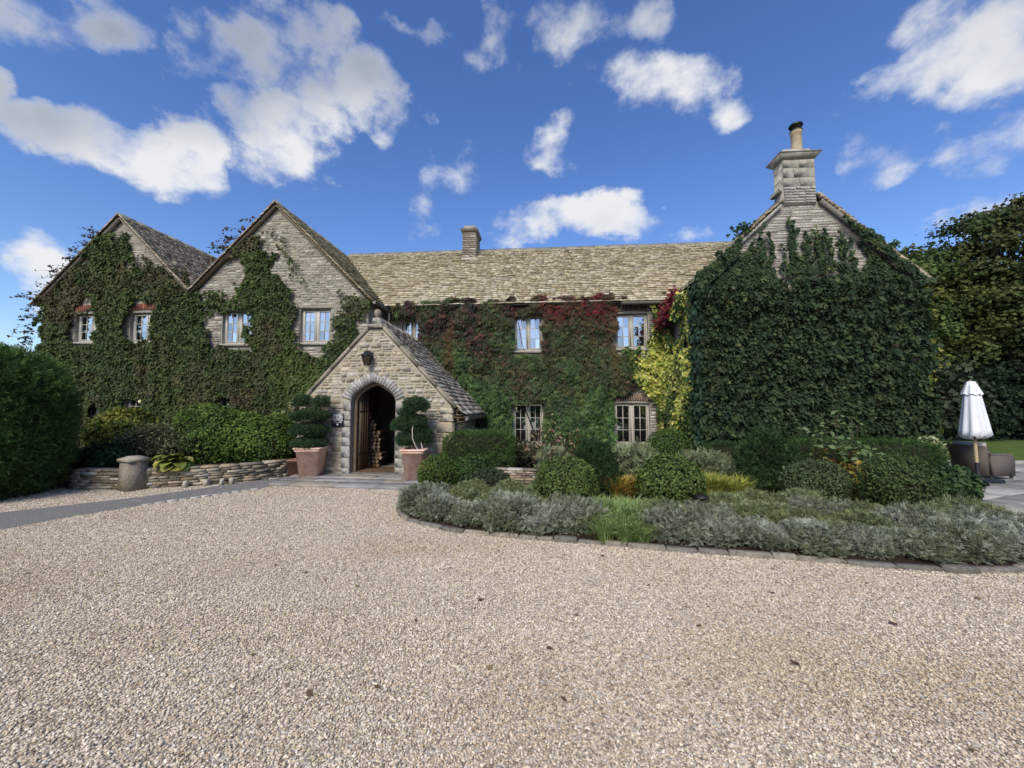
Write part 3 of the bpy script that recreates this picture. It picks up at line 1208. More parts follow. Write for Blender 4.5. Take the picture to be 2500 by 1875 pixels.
A_IN = arch_pts()
p_wall = wall_sheet('porch_wall', [(PL, -.1), (A_IN[-1][0] , -.1)] + A_IN[::-1][1:-1] + [(A_IN[0][0], -.1), (PR_, -.1), (PR_, PZ - .1 - PT * (PR_ - PX)), (PX + .16, PZ - .1 - PT * .16), (PX - .16, PZ - .1 - PT * .16), (PL, PZ - .1 - PT * (PX - PL))],
                    [], YP, .3, M_MORTAR)
# arch reveal and inner face of the porch front
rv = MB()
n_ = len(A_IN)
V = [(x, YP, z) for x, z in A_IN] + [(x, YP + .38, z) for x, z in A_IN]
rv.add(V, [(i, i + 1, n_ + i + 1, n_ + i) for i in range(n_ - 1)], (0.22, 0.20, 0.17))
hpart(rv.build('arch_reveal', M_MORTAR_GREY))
# side walls
sw = MB()
sw.box((PL, YP + .002, -.1), (PL + .4, 12.4, PZ - .12 - PT * (PX - PL)))
hpart(sw.build('porch_wall', M_MORTAR))
sw = MB()
sw.box((PR_ - .4, YP + .002, -.1), (PR_ - .001, 12.4, PZ - .12 - PT * (PR_ - PX)))
p_side = hpart(sw.build('porch_wall', M_MORTAR))
for (x_, ya, yb, zt) in ((-5.3, YW, YM, 5.0), (-16.3, YW, 21, 5.15), (3.98, YR, YM, 4.9), (9.22, YR, 18, 4.9)):
    hpart(MB().add([(x_, ya, -.1), (x_, yb, -.1), (x_, yb, zt), (x_, ya, zt)], [(0, 1, 2, 3)]).build('side_wall', M_MORTAR_GREY))
# plain inner masonry seen in the dark of the porch: back wall and floor
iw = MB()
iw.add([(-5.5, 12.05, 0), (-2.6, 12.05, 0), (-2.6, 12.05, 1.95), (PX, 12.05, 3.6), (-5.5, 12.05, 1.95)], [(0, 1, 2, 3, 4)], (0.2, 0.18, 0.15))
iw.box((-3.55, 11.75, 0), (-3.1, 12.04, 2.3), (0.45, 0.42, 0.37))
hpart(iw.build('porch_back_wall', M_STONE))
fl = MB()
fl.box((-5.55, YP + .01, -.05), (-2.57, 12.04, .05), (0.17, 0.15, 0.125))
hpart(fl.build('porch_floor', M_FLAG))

GREY_STONE = [(0.34, 0.305, 0.25), (0.40, 0.36, 0.295), (0.27, 0.24, 0.20), (0.46, 0.42, 0.35), (0.23, 0.205, 0.17), (0.37, 0.32, 0.245)]
WARM_STONE = [(0.40, 0.35, 0.26), (0.47, 0.415, 0.31), (0.34, 0.285, 0.195), (0.52, 0.475, 0.385), (0.28, 0.235, 0.165), (0.43, 0.36, 0.24), (0.36, 0.33, 0.275)]


def front(Y):
    return lambda x, z, d: (x, Y - d, z)


# wing gables: right flank of the second gable, upper parts and round the windows
masonry(w_wall, 2.6, 8.0, (-16.28, -5.3), [(-1, 1, W1A[1] - .14 - W1A[0])] if False else [], [(a - .02, b + .02, c - .09, d + (.26 if i < 2 else .085)) for i, (a, b, c, d) in enumerate(WING_WIN)], front(YW), GREY_STONE, 21,
        hh=(.05, .105), ww=(.10, .32), joint=.016, jit=.018, proud=(.004, .018),
        skip=lambda x, z: z > max(W1A[1] - .2 - abs(x - W1A[0]), W2A[1] - .2 - abs(x - W2A[0])) or (z < 2.9 and x > -16.0))
masonry(r_wall, 4.9, 7.3, (4.0, 9.2), [], [], front(YR), [(0.36, 0.33, 0.285), (0.42, 0.385, 0.33), (0.31, 0.285, 0.245), (0.39, 0.365, 0.325)], 22, hh=(.05, .10), ww=(.2, .55),
        proud=(.006, .018), joint=.008, skip=lambda x, z: z > RA[1] - .2 - RT * abs(x - RA[0]))
masonry(m_wall, 0.15, 5.0, (-5.28, 3.96), [], [(a - .02, b + .02, c - .09, d + (.28 if i > 1 else .085)) for i, (a, b, c, d) in enumerate(MAIN_WIN)], front(YM), GREY_STONE, 23, hh=(.07, .14), ww=(.16, .42),
        skip=lambda x, z: not (x > 2.0 or x < -4.0 or z > 4.6 or (abs(x - 2.8) < 1.1)))


def arch_half(z):
    """half width of the voussoir ring at height z"""
    ring = arch_pts(.20)
    if z < SPR - .02:
        return .56
    xs = [abs(x - (PX - .02)) for x, zz in ring if zz >= z - .03]
    return max(xs) if xs else 0


def porch_skip(x, z):
    return abs(x - (PX - .02)) < arch_half(z) - .01


masonry(p_wall, 0.02, 3.62, (PL + .001, PR_ - .001), [(-PT, 1, PZ - .16 - PT * PX), (PT, 1, PZ - .16 + PT * PX)],
        [(PX - .02 - .58, PX - .02 + .58, -.1, SPR + .02)], front(YP), WARM_STONE, 31, hh=(.06, .15), ww=(.09, .30), proud=(.004, .026), joint=.022, jit=.02, skip=porch_skip)
masonry(p_side, 0.02, 1.62, (YP + .01, 12.3), [], [], lambda y, z, d: (PR_ + d, y, z), WARM_STONE, 32, hh=(.06, .12), ww=(.12, .34), proud=(.008, .025))
# voussoirs
ri, ro = arch_pts(0.0), arch_pts(.22)


def along(pl, ts):
    P = [Vector((x, 0, z)) for x, z in pl]
    ls = [0]
    for i in range(len(P) - 1):
        ls.append(ls[-1] + (P[i + 1] - P[i]).length)
    out = []
    for t in ts:
        s = t * ls[-1]
        for i in range(len(P) - 1):
            if s <= ls[i + 1] + 1e-9:
                out.append(P[i].lerp(P[i + 1], (s - ls[i]) / max(1e-9, ls[i + 1] - ls[i])))
                break
    return out


rgv = random.Random(9)
NV = 22
ts = [i / NV for i in range(NV + 1)]
pi_, po_ = along(ri[1:-1], ts), along(ro[1:-1], ts)
for i in range(NV):
    q = [pi_[i], pi_[i + 1], po_[i + 1], po_[i]]
    c = sum(q, Vector()) / 4
    k = rgv.uniform(-.03, .04)
    q[2] = q[2] + (q[2] - q[1]).normalized() * k
    q[3] = q[3] + (q[3] - q[0]).normalized() * k
    A = [c + (p - c) * .95 for p in q]
    Bq = [c + (p - c) * .88 for p in q]
    V = [(p.x, YP + .05, p.z) for p in A] + [(p.x, YP - rgv.uniform(.025, .035), p.z) for p in Bq]
    col = rgv.choice([(0.36, 0.345, 0.315), (0.41, 0.395, 0.36), (0.31, 0.295, 0.265)])
    o = MB().add(V, [(4, 5, 6, 7)] + [(j, (j + 1) % 4, 4 + (j + 1) % 4, 4 + j) for j in range(4)], col).build('voussoir', M_STONE, p_wall)
# dressed jamb blocks and corner blocks
for sx in (-1, 1):
    z = 0.02
    while z < SPR - .12:
        h = rgv.uniform(.15, .28)
        h = min(h, SPR - z)
        w = rgv.uniform(.16, .30)
        x0 = PX - .02 + sx * .562
        x1 = x0 + sx * w
        a, b = min(x0, x1), max(x0, x1)
        MB().bevbox((a, YP - .036, z + .005), (b, YP + .3, z + h - .005), .012, rgv.choice([(0.38, 0.36, 0.32), (0.43, 0.40, 0.34), (0.34, 0.315, 0.27)])).build('jamb_block', M_STONE, p_wall)
        z += h
z = 0.02
while z < 1.5:
    h = rgv.uniform(.18, .34)
    w = rgv.choice([.2, .34, .27])
    MB().bevbox((PR_ - w, YP - .034, z + .006), (PR_ + .034, YP + rgv.choice([.22, .36]), min(z + h, 1.62) - .006), .014, rgv.choice(WARM_STONE)).build('corner_block', M_STONE, p_wall)
    if z < 1.4:
        MB().bevbox((PL - .03, YP - .034, z + .006), (PL + w * .8, YP + .25, min(z + h, 1.62) - .006), .014, rgv.choice(WARM_STONE)).build('corner_block', M_STONE, p_wall)
    z += h

# ---- roofs
ROOF_TAN = [(0.39, 0.34, 0.225), (0.45, 0.395, 0.275), (0.33, 0.28, 0.175), (0.49, 0.44, 0.33), (0.27, 0.235, 0.16), (0.42, 0.38, 0.285)]
ROOF_GREY = [(0.42, 0.345, 0.245), (0.48, 0.40, 0.295), (0.35, 0.28, 0.195), (0.52, 0.45, 0.345), (0.29, 0.23, 0.165)]
ROOF_MIX = [(0.33, 0.28, 0.17), (0.40, 0.345, 0.215), (0.28, 0.235, 0.15), (0.44, 0.395, 0.29), (0.22, 0.185, 0.13)]


def roof_sheet(name, quads):
    b = MB()
    for q in quads:
        b.add(q, [tuple(range(len(q)))])
    return hpart(b.build(name, M_SHEATH))


# main roof
mv = lambda x: -8.34 + (8.07 - x)
m_roof = roof_sheet('main_roof', [[(-8.4, MR_Y, MR_Z - .03), (9.3, MR_Y, MR_Z - .03), (9.3, ME_Y + (4.98 - ME_Z) / MT_, 4.95), (-5.25, ME_Y, ME_Z - .03)],
                                  [(-8.4, MR_Y, MR_Z - .03), (9.3, MR_Y, MR_Z - .03), (9.3, 19, 4.8), (-8.4, 19, 4.8)]])
ms = math.hypot(1, MT_)


def main_range(v):
    z = ME_Z + v * MT_ / ms
    a = max(-5.22, -99)
    a = W2A[0] + (W2A[1] - z) - .02
    b = RA[0] - (RA[1] - z) / RT + .05 if z < RA[1] - .02 else 9.2
    return a, b


slates(m_roof, (0, ME_Y, ME_Z), (1, 0, 0), (0, 1, MT_), math.hypot(MR_Y - ME_Y, MR_Z - ME_Z) - .03, main_range, ROOF_TAN, 41)
# wing 2, right and left slopes
w2_roof = roof_sheet('wing_roof', [[(W2A[0], 11.0, W2A[1] - .03), (W2A[0], 16.2, W2A[1] - .03), (-5.12, 16.2, 4.85 - .03 + .0), (-5.12, 11.0, 4.82)],
                                   [(W2A[0], 11.0, W2A[1] - .03), (W2A[0], 19, W2A[1] - .03), (VALX, 19, VALZ - .03), (VALX, 11.0, VALZ - .03)]])
q2 = 1 / math.sqrt(2)
slates(w2_roof, (-5.10, 0, W2A[1] - (W2A[0] + 5.10) * -1), (0, 1, 0), (-1, 0, 1), (W2A[0] + 5.10) * -math.sqrt(2) - .02,
       lambda v: (11.0, ME_Y + (W2A[1] + (W2A[0] + 5.10) + v * q2 - ME_Z) / MT_ + .05), ROOF_MIX, 42)
slates(w2_roof, (VALX, 0, VALZ), (0, 1, 0), (1, 0, 1), (W2A[0] - VALX) * math.sqrt(2) - .02, lambda v: (11.0, 19), ROOF_GREY, 43)
# wing 1
w1_roof = roof_sheet('wing_roof', [[(W1A[0], 11.0, W1A[1] - .03), (W1A[0], 21, W1A[1] - .03), (VALX, 21, VALZ - .03), (VALX, 11.0, VALZ - .03)],
                                   [(W1A[0], 11.0, W1A[1] - .03), (W1A[0], 21, W1A[1] - .03), (-16.6, 21, 4.98 - .03), (-16.6, 11.0, 4.95)]])
slates(w1_roof, (VALX, 0, VALZ), (0, 1, 0), (-1, 0, 1), (VALX - W1A[0]) * math.sqrt(2) - .02, lambda v: (11.0, 21), ROOF_GREY, 44)
slates(w1_roof, (-16.6, 0, 4.98), (0, 1, 0), (1, 0, 1), (W1A[0] + 16.6) * math.sqrt(2) - .02, lambda v: (11.0, 17), ROOF_GREY, 45)
# chimney wing
rs = math.hypot(1, RT)
r_roof = roof_sheet('gable_roof', [[(RA[0], 10.09, RA[1] - .03), (RA[0], 15, RA[1] - .03), (3.78, 15, RA[1] - .03 - RT * (RA[0] - 3.78)), (3.78, 10.0, RA[1] - .03 - RT * (RA[0] - 3.78))],
                                   [(RA[0], 10.09, RA[1] - .03), (RA[0], 18, RA[1] - .03), (9.45, 18, RA[1] - .03 - RT * (9.45 - RA[0])), (9.45, 10.0, RA[1] - .03 - RT * (9.45 - RA[0]))]])
slates(r_roof, (3.78, 0, RA[1] - RT * (RA[0] - 3.78)), (0, 1, 0), (1, 0, RT), (RA[0] - 3.78) * rs - .02, lambda v: (9.95 if v < (6.08 - 3.78) * rs else 10.48, 12.3 + v * RT / rs / MT_ - .1), ROOF_GREY, 46)
slates(r_roof, (9.45, 0, RA[1] - RT * (9.45 - RA[0])), (0, 1, 0), (-1, 0, RT), (9.45 - RA[0]) * rs - .02, lambda v: (9.95 if v < (9.45 - 7.02) * rs else 10.48, 16), ROOF_GREY, 47, thick=(.025, .045))
# porch roof
ps = math.hypot(1, PT)
EX = .30
p_roof = roof_sheet('porch_roof', [[(PX, YP + .05, PZ - .03), (PX, 12.5, PZ - .03), (PR_ + EX, 12.5, PZ - .03 - PT * (PR_ + EX - PX)), (PR_ + EX, YP + .05, PZ - .03 - PT * (PR_ + EX - PX))],
                                   [(PX, YP + .05, PZ - .03), (PX, 12.5, PZ - .03), (PL - EX, 12.5, PZ - .03 - PT * (PX - PL + EX)), (PL - EX, YP + .05, PZ - .03 - PT * (PX - PL + EX))]])
slates(p_roof, (PR_ + EX, 0, PZ - PT * (PR_ + EX - PX)), (0, 1, 0), (-1, 0, PT), (PR_ + EX - PX) * ps - .02, lambda v: (YP + .12, 12.48), [(0.40, 0.33, 0.24), (0.48, 0.41, 0.31), (0.55, 0.485, 0.385), (0.31, 0.25, 0.18), (0.60, 0.55, 0.46)], 48, e0=.16, e1=.10, ww=(.14, .34), thick=(.018, .034))
slates(p_roof, (PL - EX, 0, PZ - PT * (PX - PL + EX)), (0, 1, 0), (1, 0, PT), (PX - PL + EX) * ps - .02, lambda v: (YP + .12, 11.2), ROOF_GREY, 49, e0=.16, e1=.10)


# verge copings on the porch
def beam(a, b, w, h, up, col, name, mt, parent, segs=1):
    a, b, up = Vector(a), Vector(b), Vector(up).normalized()
    u = (b - a).normalized()
    s = u.cross(up).normalized()
    rgb_ = random.Random(int(abs(a.x * 100)) + 3)
    for i in range(segs):
        p, q = a.lerp(b, i / segs) + u * .003, a.lerp(b, (i + 1) / segs) - u * .003
        V = []
        for d in (p, q):
            V += [d - s * w / 2, d + s * w / 2, d + s * w / 2 + up * h, d - s * w / 2 + up * h]
        k = rgb_.uniform(.85, 1.15)
        o = MB().add(V, [(0, 1, 2, 3), (4, 7, 6, 5), (0, 4, 5, 1), (1, 5, 6, 2), (2, 6, 7, 3), (3, 7, 4, 0)], tuple(c * k for c in col)).build(name, mt, parent)
    return o


COP = (0.27, 0.235, 0.175)
beam((PX + .15, YP + .06, PZ - .15 * PT - .075), (PR_ + .08, YP + .06, PZ - PT * (PR_ + .08 - PX) - .075), .20, .07, (PT, 0, 1), COP, 'coping_stone', M_STONE, p_wall, 4)
beam((PX - .15, YP + .06, PZ - .15 * PT - .075), (PL - .14, YP + .06, PZ - PT * (PX - PL + .14) - .075), .20, .07, (-PT, 0, 1), COP, 'coping_stone', M_STONE, p_wall, 4)
MB().bevbox((PX - .19, YP - .08, PZ - .245), (PX + .19, YP + .2, PZ - .15), .012, (0.30, 0.27, 0.215)).build('coping_stone', M_STONE, p_wall)
fb = MB()
fb.bevbox((PX - .12, YP + .02, PZ - .148), (PX + .10, YP + .2, PZ + .03), .02, (0.33, 0.30, 0.245))
fb.lathe([(.04, .12), (.05, .15), (.08, .19), (.092, .245), (.08, .30), (.05, .335), (.01, .35)], 14, (PX - .01, YP + .11, PZ - .09), (0.24, 0.205, 0.155))
fb.build('ball_finial', M_STONE, p_wall, False)
# ridge stones
def ridge(a, b, parent, col, n, sl=1.0, seed=1):
    a, b = Vector(a), Vector(b)
    rg = random.Random(seed)
    u = (b - a).normalized()
    s = Vector((-u.y, u.x, 0))
    for i in range(n):
        p, q = a.lerp(b, i / n) + u * .006, a.lerp(b, (i + 1) / n) - u * .006
        dz = Vector((0, 0, rg.uniform(0, .014)))
        V = []
        for d in (p + dz, q + dz):
            V += [d - s * .16 - Vector((0, 0, .16 * sl - .01)), d + Vector((0, 0, .035)), d + s * .16 - Vector((0, 0, .16 * sl - .01)), d + s * .13 + Vector((0, 0, -.13 * sl + .06)), d + Vector((0, 0, .09)), d - s * .13 + Vector((0, 0, -.13 * sl + .06))]
        k = rg.uniform(.85, 1.12)
        MB().add(V, [(0, 1, 2, 3, 4, 5), (6, 11, 10, 9, 8, 7), (5, 4, 10, 11), (4, 3, 9, 10), (0, 5, 11, 6), (3, 2, 8, 9)], tuple(c * k for c in col)).build('ridge_stone', M_SLATE, parent)


ridge((-8.25, MR_Y, MR_Z - .02), (7.9, MR_Y, MR_Z - .02), m_roof, (0.25, 0.235, 0.19), 28, MT_, 2)
ridge((W2A[0], 11.0, W2A[1] - .02), (W2A[0], 15.4, W2A[1] - .02), w2_roof, (0.24, 0.215, 0.165), 8, 1, 3)
ridge((W1A[0], 11.0, W1A[1] - .02), (W1A[0], 21, W1A[1] - .02), w1_roof, (0.24, 0.215, 0.175), 18, 1, 4)
ridge((RA[0], 10.5, RA[1] - .02), (RA[0], 14.6, RA[1] - .02), r_roof, (0.22, 0.2, 0.165), 7, RT, 5)
ridge((PX, YP + .25, PZ - .02), (PX, 11.6, PZ - .02), p_roof, (0.27, 0.24, 0.19), 6, PT, 6)
# barge boards / mortar fillet under the verges of the wings
for (ax, az, ex, t) in ((W2A[0], W2A[1], -5.2, 1), (W2A[0], W2A[1], VALX, 1), (W1A[0], W1A[1], VALX, 1), (W1A[0], W1A[1], -16.5, 1)):
    sg = 1 if ex > ax else -1
    beam((ax, 11.12, az - .11), (ex, 11.12, az - abs(ex - ax) * t - .11), .13, .075, (sg * t, 0, 1), (0.27, 0.235, 0.19), 'verge_board', M_WOODGREY if ax == W2A[0] else M_STONE, w_wall, 1)
beam((RA[0] - .5, 10.03, RA[1] - .5 * RT - .15), (3.85, 10.03, RA[1] - RT * (RA[0] - 3.85) - .15), .12, .07, (-RT, 0, 1), (0.30, 0.275, 0.23), 'verge_board', M_STONE, r_wall, 1)
beam((RA[0] + .4, 10.03, RA[1] - .4 * RT - .15), (9.4, 10.03, RA[1] - RT * (9.4 - RA[0]) - .15), .12, .07, (RT, 0, 1), (0.22, 0.2, 0.165), 'verge_board', M_STONE, r_wall, 1)


# ---- windows
def window(w, Y, rows=3, cols=2, brick=None, sill=True, mull=True):
    x0, x1, z0, z1 = w
    yf = Y + .09
    F = .055
    b = MB()
    xm = (x0 + x1) / 2
    for (a, c, d, e) in ((x0, x0 + F, z0, z1), (x1 - F, x1, z0, z1), (x0 + F, x1 - F, z0, z0 + F), (x0 + F, x1 - F, z1 - F, z1), (xm - .045, xm + .045, z0 + F, z1 - F)):
        b.bevbox((a, yf, d), (c, yf + .08, e), .006)
    fr = hpart(b.build('window', M_FRAME))
    for (a, c) in ((x0 + F, xm - .045), (xm + .045, x1 - F)):
        # casement
        s = MB()
        S = .032
        za, zb = z0 + F + .004, z1 - F - .004
        a, c = a + .004, c - .004
        for (p, q, r, t) in ((a, a + S, za, zb), (c - S, c, za, zb), (a + S, c - S, za, za + S), (a + S, c - S, zb - S, zb)):
            s.bevbox((p, yf - .012, r), (q, yf + .04, t), .004)
        s.build('casement', M_FRAME, fr)
        ia, ic, iza, izb = a + S, c - S, za + S, zb - S
        g = MB()
        for k in range(1, cols):
            xx = ia + (ic - ia) * k / cols
            g.box((xx - .009, yf + .004, iza), (xx + .009, yf + .028, izb))
        for k in range(1, rows):
            zz = iza + (izb - iza) * k / rows
            g.box((ia, yf + .006, zz - .009), (ic, yf + .026, zz + .009))
        g.build('glazing_bar', M_FRAME, fr)
        rgp = random.Random(int(x0 * 100 + z0 * 7))
        for k in range(cols):
            for j in range(rows):
                pa, pc = ia + (ic - ia) * k / cols, ia + (ic - ia) * (k + 1) / cols
                qa, qc = iza + (izb - iza) * j / rows, iza + (izb - iza) * (j + 1) / rows
                dx, dz = rgp.uniform(-.0022, .0022), rgp.uniform(-.0016, .0012)
                MB().add([(pa, yf + .018 - dx - dz, qa), (pc, yf + .018 + dx - dz, qa), (pc, yf + .018 + dx + dz, qc), (pa, yf + .018 - dx + dz, qc)], [(0, 1, 2, 3)]).build('pane', M_GLASS, fr)
    if sill:
        MB().bevbox((x0 - .05, Y - .07, z0 - .085), (x1 + .05, Y + .12, z0 - .004), .012, (0.36, 0.33, 0.27)).build('sill', M_STONE, fr)
    if brick:
        rgb_ = random.Random(int(abs(x0) * 10))
        n = int((x1 - x0 + .14) / .078)
        hb = .2
        for k in range(n):
            xx = x0 - .07 + k * .078
            cc = xx + .039 - xm
            rise = .05 * (1 - (cc / (x1 - x0)) ** 2 * 3)
            MB().bevbox((xx + .005, Y - .03, z1 + .035 + rise), (xx + .073, Y + .09, z1 + .035 + rise + hb), .006, shade(rgb_.choice(brick), rgb_.uniform(.75, 1.25))).build('brick', M_BRICK, fr)
    else:
        MB().bevbox((x0 - .1, Y - .022, z1 + .004), (x1 + .1, Y + .1, z1 + .085), .01, (0.30, 0.265, 0.21)).build('lintel', M_WOODGREY if False else M_STONE, fr)
    return fr


RED = [(0.25, 0.09, 0.06), (0.21, 0.08, 0.055), (0.29, 0.12, 0.085)]
BUFF = [(0.30, 0.22, 0.165), (0.25, 0.185, 0.14), (0.35, 0.26, 0.195)]
for i, w in enumerate(WING_WIN):
    window(w, YW, 3, 2, RED if i in (0, 1) else None)
window(MAIN_WIN[0], YM, 2, 2)
window(MAIN_WIN[1], YM, 3, 2)
window(MAIN_WIN[2], YM, 3, 2, BUFF)
window(MAIN_WIN[3], YM, 3, 2, BUFF)
window(MAIN_WIN[4], YM, 3, 2, BUFF)

# stone tablet on the first gable
tb = MB().bevbox((-14.1, YW - .05, 5.75), (-13.65, YW + .1, 5.95), .015, (0.31, 0.29, 0.26)).build('stone_tablet', M_STONE, w_wall)


# ---- chimneys
def chimney_central():
    b = MB()
    x0, x1, y0, y1 = -3.19, -2.66, 14.85, 15.75
    b.box((x0, y0, 7.2), (x1, y1, 8.72))
    c = hpart(b.build('chimney', M_MORTAR_GREY))
    ST = [(0.34, 0.285, 0.22), (0.40, 0.345, 0.27), (0.28, 0.235, 0.185)]
    rg = random.Random(6)
    z = 7.62
    while z < 8.62:
        h = rg.uniform(.07, .12)
        for (along_, lo, hi, mk) in (('x', x0, x1, lambda s, e, q, t: ((s, y0 - .03, q), (e, y0 + .1, t))), ('y', y0 + .1, y1, lambda s, e, q, t: ((x1 - .1, s, q), (x1 + .03, e, t))),
                                     ('y', y0 + .1, y1, lambda s, e, q, t: ((x0 - .03, s, q), (x0 + .1, e, t)))):
            p = lo
            while p < hi - .03:
                l = rg.uniform(.14, .32)
                if hi - p - l < .1:
                    l = hi - p
                A, B_ = mk(p + .005, p + l - .005, z + .006, min(z + h, 8.66) - .006)
                MB().bevbox(A, B_, .016, shade(rg.choice(ST), rg.uniform(.8, 1.15))).build('stone', M_STONE, c)
                p += l
        z += h
    MB().bevbox((x0 - .05, y0 - .06, 7.42), (x1 + .05, y0 + .2, 7.62), .02, (0.42, 0.38, 0.30)).build('flashing', M_STONE, c)
    MB().hexa([(x0 - .03, y0 - .03, 8.68), (x1 + .03, y0 - .03, 8.68), (x1 + .03, y1 + .03, 8.68), (x0 - .03, y1 + .03, 8.68), (x0 - .10, y0 - .10, 8.80), (x1 + .10, y0 - .10, 8.80), (x1 + .10, y1 + .1, 8.80), (x0 - .1, y1 + .1, 8.80)], (0.17, 0.155, 0.13)).build('cap', M_ASHLAR, c)
    MB().hexa([(x0 + .02, y0 + .02, 8.802), (x1 - .02, y0 + .02, 8.802), (x1 - .02, y1 - .02, 8.802), (x0 + .02, y1 - .02, 8.802), (x0 + .05, y0 + .05, 8.97), (x1 - .05, y0 + .05, 8.97), (x1 - .05, y1 - .05, 8.97), (x0 + .05, y1 - .05, 8.97)], (0.30, 0.27, 0.21)).build('flaunching', M_STONE, c)


chimney_central()


def chimney_gable():
    x0, x1, y0, y1 = 6.17, 6.95, YR - .06, YR + .34
    b = MB()
    b.box((x0 + .05, y0 + .08, 6.6), (x1 - .05, y1 - .05, 8.0))
    c = hpart(b.build('chimney', M_ASHLAR))
    rg = random.Random(8)
    # rubble foot
    z = 6.82
    while z < 7.22:
        h = rg.uniform(.06, .10)
        p = x0
        while p < x1 - .05:
            l = min(rg.uniform(.2, .5), x1 - p)
            MB().bevbox((p + .003, y0 - .01, z + .004), (p + l - .003, y0 + .15, z + h - .004), .012, shade((0.40, 0.38, 0.33), rg.uniform(.85, 1.1))).build('stone', M_STONE, c)
            p += l
        z += h
    MB().box((x0 + .002, y0 + .01, 6.8), (x1 - .002, y1, 7.2), (0.34, 0.32, 0.28)).build('foot', M_STONE, c)
    # weathering course
    for (A, B_) in (((x0 - .09, y0 + .06, 7.16), (x0 + .02, y1 + .05, 7.27)), ((x1 - .02, y0 + .12, 7.16), (x1 + .09, y1 + .05, 7.27))):
        MB().bevbox(A, B_, .02, (0.25, 0.235, 0.2)).build('drip_course', M_ASHLAR, c)
    # dressed blocks of the shaft
    zs = [7.23, 7.50, 7.76, 7.98]
    for i in range(3):
        xs = [x0, x0 + (.40 if i % 2 == 0 else .26), x0 + (.40 if i % 2 == 0 else .26), x1]
        xs = sorted(set(xs))
        for j in range(len(xs) - 1):
            k = rg.uniform(.93, 1.06)
            MB().bevbox((xs[j] + (.002 if j else 0), y0, zs[i] + .001), (xs[j + 1] - .002, y0 + .2, zs[i + 1] - .003), .003, (0.33 * k, 0.31 * k, 0.255 * k)).build('block', M_ASHLAR, c)
        k = rg.uniform(.85, 1.1)
        for (a_, b_) in ((x0, x0 + .2), (x1 - .2, x1)):
            MB().bevbox((a_ + .001, y0 + .202, zs[i] + .003), (b_ - .001, y1, zs[i + 1] - .003), .006, (0.33 * k, 0.31 * k, 0.25 * k)).build('block', M_ASHLAR, c)
    # cornice
    o = .11
    MB().hexa([(x0 - .01, y0 - .01, 7.98), (x1 + .01, y0 - .01, 7.98), (x1 + .01, y1 + .01, 7.98), (x0 - .01, y1 + .01, 7.98), (x0 - o, y0 - o, 8.10), (x1 + o, y0 - o, 8.10), (x1 + o, y1 + o, 8.10), (x0 - o, y1 + o, 8.10)], (0.23, 0.215, 0.18)).build('cornice', M_ASHLAR, c)
    MB().bevbox((x0 - o - .01, y0 - o - .01, 8.102), (x1 + o + .01, y1 + o + .01, 8.15), .012, (0.2, 0.19, 0.165)).build('cornice', M_ASHLAR, c)
    MB().hexa([(x0 + .02, y0 + .02, 8.152), (x1 - .02, y0 + .02, 8.152), (x1 - .02, y1 - .02, 8.152), (x0 + .02, y1 - .02, 8.152), (x0 + .07, y0 + .07, 8.31), (x1 - .07, y0 + .07, 8.31), (x1 - .07, y1 - .07, 8.31), (x0 + .07, y1 - .07, 8.31)], (0.36, 0.335, 0.28)).build('flaunching', M_ASHLAR, c)
    cx, cy = 6.68, YR + .16
    MB().lathe([(.125, 8.25), (.122, 8.78), (.132, 8.79), (.135, 8.87), (.11, 8.875)], 20, (cx, cy, 0)).build('chimney_pot', M_POT, c, True)
    k = MB()
    k.lathe([(.11, 8.86), (.145, 8.875), (.145, 8.90), (.11, 8.91)], 20, (cx, cy, 0))
    k.lathe([(.16, 9.02), (.165, 9.03), (.14, 9.07), (.08, 9.105), (.01, 9.12)], 20, (cx, cy, 0))
    for a in range(4):
        w = a * math.pi / 2 + .5
        k.tube([(cx + .11 * math.cos(w), cy + .11 * math.sin(w), 8.88), (cx + .115 * math.cos(w), cy + .115 * math.sin(w), 9.04)], .008, 6)
    k.build('cowl', M_IRON, c)


chimney_gable()


# ---- gutters and pipes
def gutter(pts, r, mt=M_LEAD):
    return hpart(MB().tube(pts, r, 10).build('gutter', mt))


gutter([(2.5, ME_Y - .05, ME_Z - .06), (3.9, ME_Y - .05, ME_Z - .06)], .055)
gutter([(-5.04, 11.0, 4.80), (-5.04, 12.2, 4.78)], .06)
gutter([(PR_ + EX + .04, YP + .1, PZ - PT * (PR_ + EX - PX) - .06), (PR_ + EX + .04, 12.2, PZ - PT * (PR_ + EX - PX) - .07)], .06)
dp = MB()
dp.tube([(-5.04, 12.12, 4.76), (-5.04, 12.14, 4.62), (-5.08, 12.22, 4.52), (-5.16, 12.3, 4.42), (-5.18, 12.34, 4.25), (-5.18, 12.34, 2.6)], .035, 10)
hpart(dp.build('downpipe', M_PIPE, None, True))
MB().box((PR_ - .02, YP + .05, 1.37), (PR_ + EX + .02, 12.3, 1.40), (0.1, 0.08, 0.06)).build('soffit', M_WOOD, p_roof)

# ---- oak door frame and two open door leaves
df = MB()
fi, fo = arch_pts(-.07), arch_pts(-.005)
nf = len(fi)
V = []
for (y, pl) in ((YP + .14, fo), (YP + .14, fi), (YP + .26, fi), (YP + .26, fo)):
    V += [(x, y, max(z, .05)) for x, z in pl]
F = []
for r in range(4):
    r2 = (r + 1) % 4
    for i in range(nf - 1):
        F.append((r * nf + i, r * nf + i + 1, r2 * nf + i + 1, r2 * nf + i))
df.add(V, F)
dfo = hpart(df.build('door_frame', M_WOODGREY))


